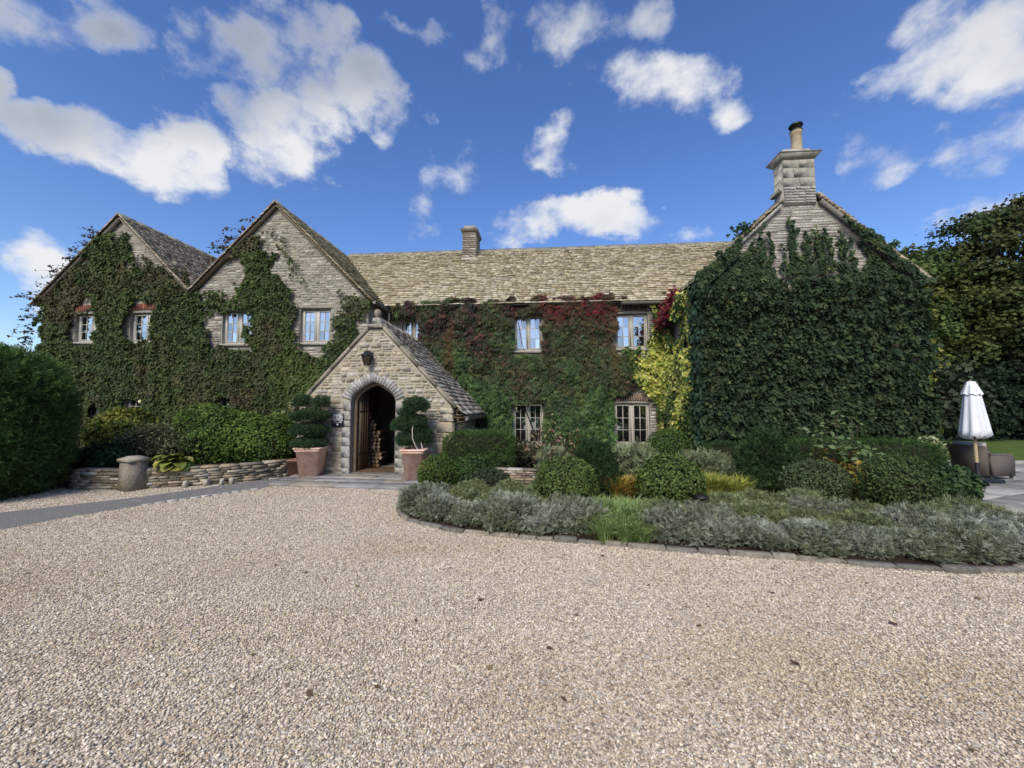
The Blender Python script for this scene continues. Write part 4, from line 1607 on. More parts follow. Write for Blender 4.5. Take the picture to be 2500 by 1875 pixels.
def door_leaf(hx, ang, name='door'):
    """arched half leaf of upright planks, hinged at hx, swung inwards"""
    W = .47
    ca, sa = math.cos(ang), math.sin(ang)
    sx = 1 if hx < PX else -1

    def P(u, d, z):
        return (hx + sx * (u * ca) + d * -sa * sx, YP + .28 + u * sa + d * ca, z)
    b = MB()
    # backing ledge boards
    for (z0_, z1_) in ((.12, .30), (1.0, 1.14), (1.62, 1.74)):
        v = [P(.01, .03, z0_), P(W - .01, .03, z0_), P(W - .01, .055, z0_), P(.01, .055, z0_), P(.01, .03, z1_), P(W - .01, .03, z1_), P(W - .01, .055, z1_), P(.01, .055, z1_)]
        b.hexa(v)
    d = hpart(b.build(name, M_WOOD))
    for i in range(4):
        u0, u1 = i * W / 4 + .003, (i + 1) * W / 4 - .003
        zt = lambda u: SPR + .40 * math.sin(min(1, u / W) * math.pi / 2) ** .8
        v = [P(u0, -.02, .09), P(u1, -.02, .09), P(u1, .028, .09), P(u0, .028, .09), P(u0, -.02, zt(u0)), P(u1, -.02, zt(u1)), P(u1, .028, zt(u1)), P(u0, .028, zt(u0))]
        MB().hexa(v).build('plank', M_WOODGREY if i == 0 else M_WOOD, d)
    for z in (.45, 1.5):
        v = [P(0, -.032, z), P(W * .8, -.032, z + .01), P(W * .8, -.02, z + .01), P(0, -.02, z), P(0, -.032, z + .05), P(W * .8, -.032, z + .04), P(W * .8, -.02, z + .04), P(0, -.02, z + .05)]
        MB().hexa(v).build('strap_hinge', M_IRON, d)
    MB().tube([P(W - .07, -.02, 1.06), P(W - .07, -.06, 1.06), P(W - .07, -.06, 1.16), P(W - .07, -.02, 1.16)], .008, 6).build('handle', M_IRON, d)


door_leaf(PX - .02 - .49, R(86))
door_leaf(PX - .02 + .49, R(97))


def finish_pieces():
    """the largest three hundred stones and slates singly, the others as one mass each"""
    for kind, mt, rest in (('stone', M_STONE, 'rubble_stones'), ('slate', M_SLATE, 'roof_slates')):
        L_ = sorted(PIECES[kind], key=lambda q: -q[3])
        for V, F, c, m_, par in L_[:300]:
            MB().add(V, F, c).build(kind, mt, par)
        b = MB()
        for V, F, c, m_, par in L_[300:]:
            b.add(V, F, c)
        o = hpart(b.build(rest, mt))
        o['kind'] = 'stuff'
        print(kind, len(L_))


finish_pieces()

# ================================================================== CLIMBERS
def climb_pts(rng, n, box, polys, holes, wob=.13, seed=0, hole_wob=.10):
    x0, x1, z0, z1 = box
    P = np.column_stack((rng.uniform(x0, x1, n), rng.uniform(z0, z1, n)))
    W = np.column_stack((snoise(P, 6, seed + 1), snoise(P, 6, seed + 2))) * wob + np.column_stack((snoise(P, 17, seed + 3), snoise(P, 17, seed + 4))) * wob * .6
    Q = P + W
    dens = np.zeros(n)
    for poly, d in polys:
        dens = np.maximum(dens, np.where(inpoly(Q, poly), d, 0)) if d > 0 else np.where(inpoly(Q, poly), np.minimum(dens, -d), dens)
    Wh = np.column_stack((snoise(P, 9, seed + 5), snoise(P, 9, seed + 6))) * hole_wob
    for (a, b, c, d) in holes:
        H = P + Wh
        dens = np.where((H[:, 0] > a) & (H[:, 0] < b) & (H[:, 1] > c) & (H[:, 1] < d), 0, dens)
        dens = np.where((P[:, 0] > a + .10) & (P[:, 0] < b - .10) & (P[:, 1] > c + .10) & (P[:, 1] < d - .10), 0, dens)
    return P[rng.random(n) < dens]


def wall_leaves(parent, P, Y, thick, size, C, tpl, rng, seed, mt=M_LEAF, tilt=.45, droop=.7, ls=3.2):
    lump = .5 + .30 * snoise(P, ls, seed + 20) + .22 * snoise(P, ls * 2.6, seed + 21)
    y = Y - .03 - thick * np.clip(lump, .05, 1.3) - rng.random(len(P)) * thick * .35
    P3 = np.column_stack((P[:, 0], y, P[:, 1]))
    e = .05
    gx = (snoise(P + np.array((e, 0)), ls, seed + 20) - snoise(P, ls, seed + 20)) / e * .3 * thick
    gz = (snoise(P + np.array((0, e)), ls, seed + 20) - snoise(P, ls, seed + 20)) / e * .3 * thick
    Nn = np.column_stack((-gx * .8, -np.ones(len(P)), .35 - gz * .8))
    return leaf_mesh('foliage', P3, Nn, size * rng.uniform(.6, 1.25, len(P)), C, tpl, rng, parent, mt, tilt, droop), P3


def stems(parent, paths, r=.009, mt=M_TWIG):
    b = MB()
    for p in paths:
        b.tube(p, [r * (1 - .7 * i / (len(p) - 1)) for i in range(len(p))], 5)
    o = b.build('stem', mt, parent)
    o['kind'] = 'stuff'
    return o


def wing_creeper():
    t = thing('wall_creeper', 'green and bronze creeper smothering the two left gables down to the shrubs', 'climber', (-11, 11.15, 0))
    t2 = Vector((-11, 11.15, 0))
    rng = np.random.default_rng(51)
    A = [(-16.3, .2), (-16.35, 5.2), (-14.35, 7.0), (-14.0, 7.2), (-13.7, 7.45), (-13.45, 7.1), (-13.2, 6.7), (-12.6, 6.4), (-11.7, 5.95), (-11.15, 5.5), (-10.75, 5.2), (-10.62, 4.4), (-10.30, 3.55), (-9.0, 3.5), (-6.4, 3.4), (-5.4, 3.9), (-5.28, 3.0), (-5.28, .2)]
    B = [(-10.0, 6.45), (-9.2, 7.2), (-8.85, 7.15), (-8.6, 6.5), (-8.4, 5.95), (-8.0, 5.4), (-7.75, 4.9), (-7.6, 4.5), (-7.55, 3.5), (-9.05, 3.4), (-9.12, 4.6), (-9.35, 5.2), (-9.3, 6.0), (-9.6, 6.3)]
    Cc = [(-10.62, 5.35), (-10.15, 5.3), (-9.9, 4.95), (-9.1, 5.0), (-9.0, 4.6), (-9.5, 4.55), (-10.2, 4.68), (-10.62, 4.6)]
    D = [(-6.45, 3.4), (-6.35, 4.2), (-6.05, 5.0), (-5.6, 5.2), (-5.3, 5.0), (-5.3, 4.4), (-5.85, 4.35), (-5.5, 3.9), (-5.6, 3.3)]
    E_ = [(-8.6, 7.0), (-8.2, 6.9), (-7.7, 6.2), (-7.5, 5.6), (-7.7, 5.5), (-8.2, 6.3)]
    g1 = [(-13.35, 6.1), (-12.75, 6.0), (-12.8, 6.9), (-13.25, 7.05)]
    g2 = [(-15.0, 4.95), (-14.4, 4.95), (-14.45, 5.6), (-14.9, 5.5)]
    g3 = [(-13.1, 4.95), (-12.25, 4.95), (-12.3, 5.5), (-12.9, 5.5)]
    g4 = [(-15.9, 4.9), (-15.3, 5.0), (-15.1, 5.6), (-15.7, 5.4)]
    W = WING_WIN
    holes = [(W[0][0] - .06, W[0][1] - .28, W[0][2] - .08, W[0][3] + .02), (W[0][0] - .02, W[0][1] - .45, W[0][3] + .06, W[0][3] + .36), (W[1][0] - .08, W[1][1] - .3, W[1][2] + .05, W[1][3] + .05), (W[1][0] - .02, W[1][1] - .1, W[1][3] + .04, W[1][3] + .36), (W[2][0] - .35, W[2][1] - .25, W[2][2] - .1, W[2][3] - .02),
             (W[3][0] - .03, W[3][1] + .08, W[3][2] - .04, W[3][3] + .4), (W[4][0] + .5, W[4][1] - .3, W[4][2] + .3, W[4][3] - .2), (W[5][0] - .02, W[5][1] - .25, W[5][2], W[5][3] - .12), (W[6][0] + .02, W[6][1] - .5, W[6][2], W[6][3] - .12)]
    P = climb_pts(rng, 116000, (-16.5, -5.2, .2, 7.9), [(A, 1), (B, 1), (Cc, .5), (D, .42), (E_, .13), (g1, -.10), (g2, -.15), (g3, -.2), (g4, -.25), ([(-12.6, 5.55), (-11.6, 5.5), (-11.2, 5.3), (-11.7, 5.9), (-12.4, 6.3)], -.5), ([(-14.3, 5.7), (-13.6, 5.7), (-13.6, 6.0), (-14.3, 6.0)], -.35)], holes, .16, 100)
    n = len(P)
    red = np.clip(snoise(P, 2.2, 61) * .55 + snoise(P, 6, 62) * .35 + .02, 0, 1)
    lt = np.clip(snoise(P, 1.7, 63) * .6 + .1 + .12 * (P[:, 0] > -10.5), 0, 1)
    green = pick(rng, [(.045, .068, .022), (.034, .054, .02), (.062, .085, .026), (.026, .042, .017)], n)
    bronze = pick(rng, [(.085, .060, .034), (.062, .036, .030), (.10, .078, .036), (.046, .034, .030)], n)
    bright = pick(rng, [(.085, .118, .028), (.105, .125, .035), (.065, .098, .028)], n)
    C = green * (1 - lt[:, None] * .5) + bright * lt[:, None] * .5
    C = C * (1 - red[:, None] * .8) + bronze * red[:, None] * .8
    fo, P3 = wall_leaves(t, P, YW, .14, .092, C, T_IVY, rng, 70, tilt=.45, ls=3.2)
    fo.matrix_parent_inverse = Matrix.Translation(-t2)
    # shoots waving past the left verge of each gable
    rg = random.Random(3)
    paths, LP, LC = [], [], []
    for (x0, z0, dx, dz, cnt) in ((-16.4, 3.6, .0, 1.6, 20), (-16.5, 5.1, 2.3, 2.3, 30), (-10.4, 6.15, .9, .9, 14), (-9.4, 7.1, .55, .55, 4)):
        for i in range(cnt):
            k = rg.random()
            p = Vector((x0 + dx * k, YW - .2, z0 + dz * k))
            d = Vector((-rg.uniform(.45, 1), rg.uniform(-.5, .1), rg.uniform(-.15, .6))).normalized()
            l = rg.uniform(.15, .6)
            path = [p]
            for s in range(5):
                d = (d + Vector((rg.uniform(-.2, .1), rg.uniform(-.1, .1), rg.uniform(-.35, .08)))).normalized()
                path.append(path[-1] + d * l / 5)
            paths.append([q for q in path])
            for s in range(int(l * 20)):
                u = rg.random() ** 1.3 * 4.999
                a = path[int(u)].lerp(path[int(u) + 1], u % 1)
                LP.append(a + Vector((rg.uniform(-.05, .05), rg.uniform(-.05, .05), rg.uniform(-.05, .05))))
                LC.append(rg.choice([(.05, .03, .035), (.06, .05, .03), (.035, .045, .02), (.07, .04, .035)]))
    so = stems(t, paths, .006)
    so.matrix_parent_inverse = Matrix.Translation(-t2)
    lo = leaf_mesh('shoot_foliage', np.array([tuple(p) for p in LP]), np.tile((0, -1, .3), (len(LP), 1)), .085 * np.random.default_rng(1).uniform(.6, 1.2, len(LP)), np.array(LC), T_IVY, rng, t, M_LEAF, .8, .5)
    lo.matrix_parent_inverse = Matrix.Translation(-t2)


def main_creeper():
    o0 = Vector((-1, 12.4, 0))
    t = thing('virginia_creeper', 'dark Virginia creeper turning crimson under the eaves of the main range', 'climber', o0)
    rng = np.random.default_rng(52)
    A = [(-5.15, 1.0), (-5.15, 5.0), (-4.6, 5.12), (-1, 5.22), (2.62, 5.22), (2.62, 4.85), (2.28, 4.62), (2.18, 3.7), (2.42, 3.3), (2.85, 2.75), (2.75, 2.25), (2.30, 1.85), (2.25, .1), (-2.2, .1), (-2.2, 1.0)]
    W = MAIN_WIN
    holes = [(-5.3, W[0][1] - .12, W[0][2] - .05, W[0][3] + .06), (W[1][0] - .05, W[1][1] + .06, W[1][2] - .12, W[1][3] + .02), (W[2][0] + .02, W[2][1] + .4, W[2][2] - .06, W[2][3] + .4), (W[3][0] + .0, W[3][1] + .03, W[3][2] - .2, W[3][3] + .04), (W[4][0] - .03, W[4][1] + .5, W[4][2] - .2, W[4][3] + .34)]
    P = climb_pts(rng, 23000, (-5.2, 2.9, .1, 5.3), [(A, 1)], holes, .10, 200, .05)
    n = len(P)
    x, z = P[:, 0], P[:, 1]
    purple = np.clip(.24 + .55 * np.clip((z - 2.4) / 2, -.6, 1) + .35 * snoise(P, 1.9, 81) + .25 * snoise(P, 5, 82), 0, 1)
    redw = np.exp(-((x - 1.15) / 1.7) ** 2) * np.clip((z - 4.1) / .6, 0, 1) * np.clip(.72 + .6 * snoise(P, 3.5, 83), 0, 1)
    streak = np.clip(snoise(P * np.array((3.0, .35)), 2.2, 84) - .35, 0, 1) * np.clip((z - 1.2) / 2, 0, 1)
    green = pick(rng, [(.052, .098, .030), (.036, .072, .026), (.078, .125, .040), (.026, .05, .02)], n, var=.28)
    purp = pick(rng, [(.034, .022, .020), (.052, .026, .024), (.022, .024, .018), (.075, .036, .026), (.04, .05, .024)], n, var=.3)
    redc = pick(rng, [(.13, .008, .018), (.085, .009, .016), (.055, .014, .016), (.04, .026, .02)], n)
    bronze = pick(rng, [(.10, .06, .028), (.075, .045, .025)], n)
    C = green * (1 - purple[:, None]) + purp * purple[:, None]
    s_ = (streak * .8)[:, None]
    C = C * (1 - s_) + bronze * s_
    C = C * (1 - redw[:, None]) + redc * redw[:, None]
    fo, P3 = wall_leaves(t, P, YM, .24, .155, np.clip(C, .004, 1), T_PALM, rng, 90, tilt=.33, droop=.85, ls=2.4)
    fo.matrix_parent_inverse = Matrix.Translation(-o0)
    rg = random.Random(4)
    paths = []
    for i in range(9):
        x_ = rg.uniform(-3.5, 2)
        p = [Vector((x_, YM - .02, .1))]
        for k in range(8):
            p.append(p[-1] + Vector((rg.uniform(-.25, .25), 0, .55)))
        paths.append(p)
    s = stems(t, paths, .022)
    s.matrix_parent_inverse = Matrix.Translation(-o0)
    # crimson tress hanging at the corner of the chimney gable
    o1 = Vector((3.9, 11.6, 4.2))
    t = thing('crimson_creeper', 'crimson creeper tress hanging below the roof beside the chimney gable', 'climber', o1)
    m = 420
    u = rng.random(m)
    P3 = np.column_stack((3.82 + .10 * rng.normal(size=m) - .22 * u, 11.25 + .55 * u + .12 * rng.normal(size=m), 4.95 - .75 * u + .10 * rng.normal(size=m)))
    C = pick(rng, [(.11, .010, .018), (.07, .010, .015), (.045, .014, .014), (.15, .02, .026)], m)
    lo = leaf_mesh('foliage', P3 - np.array(o1), np.tile((-.5, -1, .3), (m, 1)), .11 * rng.uniform(.6, 1.2, m), C, T_PALM, rng, t, M_LEAF, .4, .85)


def gold_ivy():
    o0 = Vector((3.7, 12.3, 0))
    t = thing('golden_ivy', 'yellow leaved ivy in the corner between main range and chimney gable', 'ivy', o0)
    rng = np.random.default_rng(53)
    A = [(3.42, 4.88), (4.0, 4.9), (4.0, .3), (3.5, .3), (3.46, 1.9), (3.25, 2.05), (2.95, 2.55), (2.6, 3.0), (2.45, 3.42), (3.42, 3.46)]
    P = climb_pts(rng, 5200, (2.3, 4.0, .3, 5.0), [(A, 1)], [], .07, 300)

    def colours(P, sd):
        n = len(P)
        y = np.clip(.45 + 1.0 * snoise(P, 2.6, sd) + .5 * snoise(P, 6, sd + 1), 0, 1)
        y *= np.clip((P[:, 1] - .5) / 1.1, 0, 1) ** .6
        yel = pick(rng, [(.36, .35, .07), (.30, .31, .06), (.44, .43, .14), (.20, .24, .05)], n, var=.12)
        gr = pick(rng, [(.045, .075, .022), (.075, .10, .026), (.03, .05, .018), (.11, .055, .025)], n, p=[.4, .3, .22, .08])
        k = (y > rng.random(n) * .9)[:, None]
        return np.where(k, yel, gr)
    fo, _ = wall_leaves(t, P, YM, .20, .115, colours(P, 95), T_IVY, rng, 96, tilt=.42, droop=.65, ls=4.5)
    fo.matrix_parent_inverse = Matrix.Translation(-o0)
    # on the return wall of the gable: local (y,z)
    n = 8200
    Q = np.column_stack((rng.uniform(YR + .05, YM, n), rng.uniform(.3, 4.75, n)))
    k = ~((snoise(Q, 4, 99) > .3) & (Q[:, 1] > 3.2) & (Q[:, 1] < 4.2))
    Q = Q[k]
    lump = np.clip(.5 + .4 * snoise(Q, 4.2, 98), .05, 1.2)
    P3 = np.column_stack((3.96 - .22 * lump - .08 * rng.random(len(Q)), Q[:, 0], Q[:, 1]))
    C = colours(Q, 97)
    lo = leaf_mesh('foliage', P3 - np.array(o0), np.tile((-1, -.6, .35), (len(Q), 1)), .115 * rng.uniform(.6, 1.25, len(Q)), C, T_IVY, rng, t, M_LEAF, .42, .65)


def gable_ivy():
    o0 = Vector((6.6, 10.0, 0))
    t = thing('dark_ivy', 'dense dark green ivy clothing the chimney gable wall', 'ivy', o0)
    rng = np.random.default_rng(54)
    A = [(3.86, .2), (3.84, 4.92), (4.4, 5.40), (4.98, 5.95), (5.05, 5.45), (5.3, 5.1), (5.75, 5.1), (6.0, 4.75), (6.3, 4.9), (6.7, 5.0), (7.0, 4.85), (7.5, 5.0), (7.95, 5.0), (8.2, 5.5), (8.4, 5.55), (9.2, 4.85), (9.24, .2)]
    fingers = []
    for (x, zt, w, lean) in ((5.25, 5.95, .10, .05), (5.5, 6.15, .13, .02), (5.75, 5.95, .07, -.02), (6.32, 6.5, .13, -.02), (6.5, 6.2, .07, -.12), (6.7, 6.1, .10, -.1), (6.95, 6.2, .10, -.18), (7.1, 6.3, .06, -.2), (7.3, 6.2, .09, -.2), (7.55, 6.05, .09, -.25), (7.8, 5.9, .08, -.2), (6.05, 5.7, .05, 0)):
        fingers.append(([(x - w, 5.0), (x + w, 5.0), (x + lean + w * .4, zt), (x + lean - w * .4, zt)], .8))
    edge = [(7.35, 6.4), (7.5, 6.48), (9.32, 4.8), (9.3, 4.6), (8.7, 5.0)]
    edge2 = [(5.1, 5.95), (4.98, 5.95), (3.78, 4.82), (3.85, 4.6), (4.6, 5.2)]
    P = climb_pts(rng, 52000, (3.75, 9.5, .2, 6.8), [(A, 1), (edge, .9), (edge2, .9)] + fingers, [], .07, 400)
    n = len(P)
    top = np.clip((P[:, 1] - 4.9) / .5, 0, 1)
    dk = pick(rng, [(.020, .036, .018), (.014, .027, .015), (.028, .048, .022), (.036, .056, .025)], n)
    lt = pick(rng, [(.066, .092, .036), (.05, .075, .03), (.09, .11, .045)], n)
    w = np.clip(snoise(P * np.array((1, 1.6)), 11, 402) * .55 + .25 * rng.normal(size=n) - .12 + .15 * top, 0, 1)[:, None]
    C = dk * (1 - w) + lt * w
    # thick skirt below, thin skin on the gable
    lower = P[:, 1] < 4.75 + .12 * snoise(P, 4, 403)
    fo, _ = wall_leaves(t, P[lower], YR, .29, .105 * rng.choice([.65, 1.0, 1.25], int(lower.sum()), p=[.35, .45, .2]), C[lower], T_OVAL, rng, 110, tilt=.75, droop=.66, ls=6.0)
    fo.matrix_parent_inverse = Matrix.Translation(-o0)
    fo, _ = wall_leaves(t, P[~lower], YR - .12 * (np.abs(P[~lower][:, 0] - 6.6) * RT > RA[1] - .35 - P[~lower][:, 1]), .10, .09, C[~lower], T_IVY, rng, 111, tilt=.3, droop=.85, ls=4)
    fo.matrix_parent_inverse = Matrix.Translation(-o0)
    # left return edge and yellow leaves at the right corner
    m = 700
    P3 = np.column_stack((3.86 + .06 * rng.normal(size=m), rng.uniform(9.75, 10.25, m), rng.uniform(.3, 4.95, m)))
    lo = leaf_mesh('foliage', P3 - np.array(o0), np.tile((-1, -.6, .2), (m, 1)), .14 * rng.uniform(.6, 1.2, m), pick(rng, [(.022, .044, .026), (.032, .058, .03)], m), T_OVAL, rng, t, M_LEAF, .4, .85)
    m = 1300
    z = rng.uniform(.3, 4.6, m)
    P3 = np.column_stack((9.22 + .06 * np.abs(rng.normal(size=m)) + .05 * snoise(z[:, None], 3, 9), rng.uniform(9.9, 10.35, m), z))
    yl = (snoise(P3, 3.0, 12) > -.1)[:, None]
    C = np.where(yl, pick(rng, [(.22, .22, .035), (.15, .19, .035), (.30, .27, .04)], m), pick(rng, [(.03, .055, .026)], m))
    lo = leaf_mesh('edge_foliage', P3 - np.array(o0), np.tile((1, -.7, .3), (m, 1)), .13 * rng.uniform(.6, 1.2, m), C, T_IVY, rng, t, M_LEAF, .5, .6)
    # tufts above the verges
    for (x, z, r, k) in ((5.18, 6.17, .14, 110), (8.62, 5.62, .08, 40)):
        P3 = np.array((x, 10.0, z)) + rng.normal(size=(k, 3)) * np.array((r, .1, r * .6))
        leaf_mesh('tuft', P3 - np.array(o0), unit(rng.normal(size=(k, 3))), .1 * rng.uniform(.6, 1.2, k), pick(rng, [(.03, .06, .028), (.045, .075, .03)], k), T_IVY, rng, t, M_LEAF, .5, .3, (0, 0, 1))


wing_creeper()
main_creeper()
gold_ivy()
gable_ivy()


# ================================================================== SHRUBS AND BEDS
def spiky(name, label, cat, c, rad, n, size, cols, seed, tpl=T_YEW, mt=M_LEAFDULL, group=None, bumps=.08, depth=.2, up=.5, pw=2.0, zbase=0., bscale=4., p=None, parent=None, core=True, ck=.8,
          tipcols=None, tipn=0., jit=.35, shape=None, loc0=None):
    rng = np.random.default_rng(seed)
    base = np.array((c[0], c[1], zbase))
    t = parent or thing(name, label, cat, tuple(base), 0, group)
    cc = np.array(c) - base if parent is None else np.array(c)
    P, Nn, D = blob_points(rng, cc, rad, n, seed, bumps, depth, 0.01 if parent is None else -9, pw, bscale)
    if shape is not None:
        P = shape(P)
    g = unit(Nn + np.array((0, 0, up)))
    C = pick(rng, cols, len(P), p)
    C = C * (1 + .16 * snoise(P, 5, seed + 7)[:, None])
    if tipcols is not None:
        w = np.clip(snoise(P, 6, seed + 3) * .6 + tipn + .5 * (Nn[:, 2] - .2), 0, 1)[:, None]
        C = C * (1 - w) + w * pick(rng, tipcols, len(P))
    leaf_mesh('foliage', P, unit(rng.normal(size=P.shape)), size * rng.uniform(.6, 1.3, len(P)), np.clip(C, .004, .9), tpl, rng, t, mt, 0, 1 - jit, g)
    if core:
        co = blob_core(t, cc, rad, seed, ck - bumps * .3, bumps, zmin=0. if parent is None else None, pw=pw, bscale=bscale)
        if shape is not None:
            me = co.data
            v = np.empty(len(me.vertices) * 3, np.float32)
            me.vertices.foreach_get('co', v)
            me.vertices.foreach_set('co', shape(v.reshape(-1, 3)).astype(np.float32).ravel())
            me.update()
    return t


YEW = [(.044, .086, .024), (.060, .110, .031), (.034, .066, .02), (.072, .125, .035)]
# the big clipped yew at the left
spiky('clipped_yew', 'huge rounded clipped yew filling the left edge beside the low wall', 'yew', (-10.85, 6.05, 1.28), (1.86, 1.22, 1.50), 22000, .15, YEW, 201, bumps=.035, depth=.10, up=.55, pw=3.0, bscale=5,
      tipcols=[(.085, .14, .036), (.07, .12, .034)], tipn=-.12, ck=.93)
# shrubs in the raised bed before the left gables
spiky_l = 'shrubs behind the low left wall'
shrub('golden_shrub', 'yellow green leafy shrub below the gable windows beside the yew', 'shrub', (-10.75, 9.2, .82), (.95, .7, .78), 6500, .085, [(.075, .10, .022), (.055, .08, .02), (.12, .13, .026), (.04, .06, .02)], 211, T_OVAL, group=spiky_l,
      bumps=.13, zbase=.3, tipcols=[(.17, .17, .03), (.13, .15, .028)], tipn=-.05)
shrub('twiggy_shrub', 'grey green twiggy shrub behind the stone pier', 'shrub', (-9.0, 8.55, .74), (.95, .6, .54), 4200, .075, [(.10, .12, .058), (.075, .092, .046), (.13, .145, .07)], 212, T_SLIM, M_LEAFDULL, spiky_l, bumps=.15, depth=.35, zbase=.3, tilt=.9)
shrub('dark_groundcover', 'low dark leafy plant between yew and stone pier', 'shrub', (-9.55, 7.75, .48), (.7, .45, .34), 1900, .085, [(.025, .05, .018), (.035, .065, .022), (.02, .035, .014)], 213, T_OVAL, group=spiky_l, bumps=.12, zbase=.3)
mnd = shrub('mounded_shrub', 'broad mid green mounded shrub beside the porch', 'shrub', (-8.15, 9.25, .80), (1.35, .95, .86), 12000, .062, [(.045, .085, .018), (.06, .105, .022), (.032, .06, .016), (.085, .13, .026)], 214, T_OVAL, group=spiky_l,
            bumps=.10, depth=.12, zbase=.3, tipcols=[(.10, .15, .03), (.085, .135, .026)], tipn=-.08, bscale=6)
shrub(None, None, None, (1.05, .05, .36), (1.05, .85, .72), 8500, .062, [(.045, .085, .018), (.06, .105, .022), (.032, .06, .016), (.075, .12, .026)], 215, T_OVAL, bumps=.10, depth=.12, parent=mnd, tipcols=[(.10, .15, .03)], tipn=-.12, bscale=6, zmin=0.)


def big_leaf_plant(name, label, base, n_st, h, spread, cols, size, seed, lean=.4, leaves=14, tpl=T_OVAL, low=.3, cat='shrub', group=None):
    rng = np.random.default_rng(seed)
    rg = random.Random(seed)
    t = thing(name, label, cat, base, 0, group)
    paths, LP, LN, LC = [], [], [], []
    for i in range(n_st):
        a = rg.uniform(0, 6.28)
        d = Vector((math.cos(a) * lean, math.sin(a) * lean, 1)).normalized()
        p = [Vector((rg.uniform(-.06, .06), rg.uniform(-.06, .06), 0))]
        hh = h * rg.uniform(.6, 1.0)
        for k in range(6):
            d = (d + Vector((rg.uniform(-.18, .18), rg.uniform(-.18, .18), .02))).normalized()
            p.append(p[-1] + d * hh / 6)
        paths.append(p)
        for k in range(leaves):
            u = (low + (1 - low) * rg.random()) * 5.999
            q = p[int(u)].lerp(p[int(u) + 1], u % 1)
            b = rg.uniform(0, 6.28)
            q = q + Vector((math.cos(b), math.sin(b), 0)) * spread * rg.random()
            LP.append(tuple(q))
            LN.append((math.cos(b) * .5, math.sin(b) * .5, .9))
            f = u / 6
            LC.append(cols(f, rg))
    stems(t, paths, .011, M_BARK)
    leaf_mesh('foliage', np.array(LP), np.array(LN), size * rng.uniform(.6, 1.2, len(LP)), np.array(LC), tpl, rng, t, M_LEAF, .4, .35)
    return t


big_leaf_plant('broad_leaf_climber', 'pale broad leaved climber poking above the mounded shrub', (-7.15, 10.3, .3), 9, 1.75, .18, lambda f, r: r.choice([(.10, .13, .05), (.16, .18, .08), (.06, .09, .03)]), .13, 221, .25, 26, T_IVY, .55, 'climber')


def hosta(name, label, base, r, h, n, cols, seed, zb=0, group=None):
    """rosette of big arching leaves, each leaf its own part"""
    rg = random.Random(seed)
    t = thing(name, label, 'hosta', base, 0, group)
    for i in range(n):
        a = rg.uniform(0, 6.28)
        k = (i + .5) / n
        L_ = r * rg.uniform(.55, .8)
        w = L_ * .30
        el = 1.25 - 1.0 * k + rg.uniform(-.15, .15)
        d = Vector((math.cos(a), math.sin(a), 0))
        s = Vector((-math.sin(a), math.cos(a), 0))
        st_ = d * r * .15 * k
        V, F = [], []
        p = st_ + Vector((0, 0, h * .35 * (1 - k) + .02))
        e = el
        pr = [(.25, 0), (.8, .25), (1, .5), (.75, .78), (.05, 1)]
        q0 = p
        for j, (ww, u) in enumerate(pr):
            c = q0
            V += [c - s * w * ww + Vector((0, 0, .02)), c, c + s * w * ww + Vector((0, 0, .02))]
            e -= .42
            q0 = q0 + (d * math.cos(e) + Vector((0, 0, math.sin(e)))) * L_ * .28
        for j in range(4):
            F += [(j * 3, j * 3 + 1, j * 3 + 4, j * 3 + 3), (j * 3 + 1, j * 3 + 2, j * 3 + 5, j * 3 + 4)]
        V = [(v.x, v.y, max(v.z, .005)) for v in V]
        c = rg.choice(cols)
        kk = rg.uniform(.8, 1.2)
        MB().add(V, F, tuple(x * kk for x in c)).build('leaf', M_LEAF, t, True)
    return t


hosta('hosta', 'yellow green hosta spilling over the low wall by the stone pier', (-7.62, 7.50, .34), .50, .50, 52, [(.20, .24, .05), (.27, .29, .07), (.15, .20, .04), (.33, .31, .09)], 231)
hosta('hosta', 'pale variegated hosta at the terrace end of the lavender', (6.0, 6.05, .04), .50, .26, 40, [(.17, .22, .08), (.24, .28, .13), (.12, .17, .06)], 232)

# ---- right hand bed
box_ = 'clipped evergreens in the garden bed'
BOXC = [(.048, .092, .027), (.062, .115, .032), (.036, .07, .022), (.075, .13, .038)]
spiky('box_hedge', 'clipped rectangular box hedge beside the porch wall', 'hedge', (-1.52, 9.15, .52), (.82, .48, .52), 7000, .085, BOXC, 301, group=box_, bumps=.03, depth=.12, pw=5, up=.7, ck=.9, zbase=.03, mt=M_LEAF)
shrub('box_mound', 'low rounded box mound in front of the porch planter', 'shrub', (-2.0, 7.35, .34), (.40, .40, .37), 3600, .038, [(.055, .092, .020), (.04, .075, .018), (.075, .115, .024)], 302, T_OVAL, group=box_, bumps=.09, zbase=.03, tipcols=[(.10, .13, .028)], tipn=-.1)
shrub('box_mound', 'second box mound right of the porch planter, behind the lavender', 'shrub', (-1.42, 7.55, .33), (.42, .40, .36), 3600, .038, [(.038, .075, .020), (.05, .09, .024), (.03, .058, .017)], 303, T_OVAL, group=box_, bumps=.07, zbase=.03)
shrub('low_dome', 'small grey green dome below the low garden wall', 'shrub', (-.98, 7.15, .24), (.42, .38, .28), 2400, .045, [(.04, .065, .032), (.055, .08, .04), (.03, .05, .026)], 304, T_SLIM, group=box_, bumps=.08, zbase=.03)
DOME = [(.062, .096, .026), (.082, .12, .032), (.043, .07, .02), (.10, .14, .038)]
shrub('evergreen_dome', 'dark glossy dome at left of the bright green grasses', 'shrub', (.36, 6.15, .38), (.50, .46, .46), 5200, .050, DOME, 311, T_SLIM, group=box_, bumps=.07, zbase=.03, tipcols=[(.085, .125, .035), (.07, .11, .03)], tipn=-.35, grow=(0, 0, 1), droop=.45)
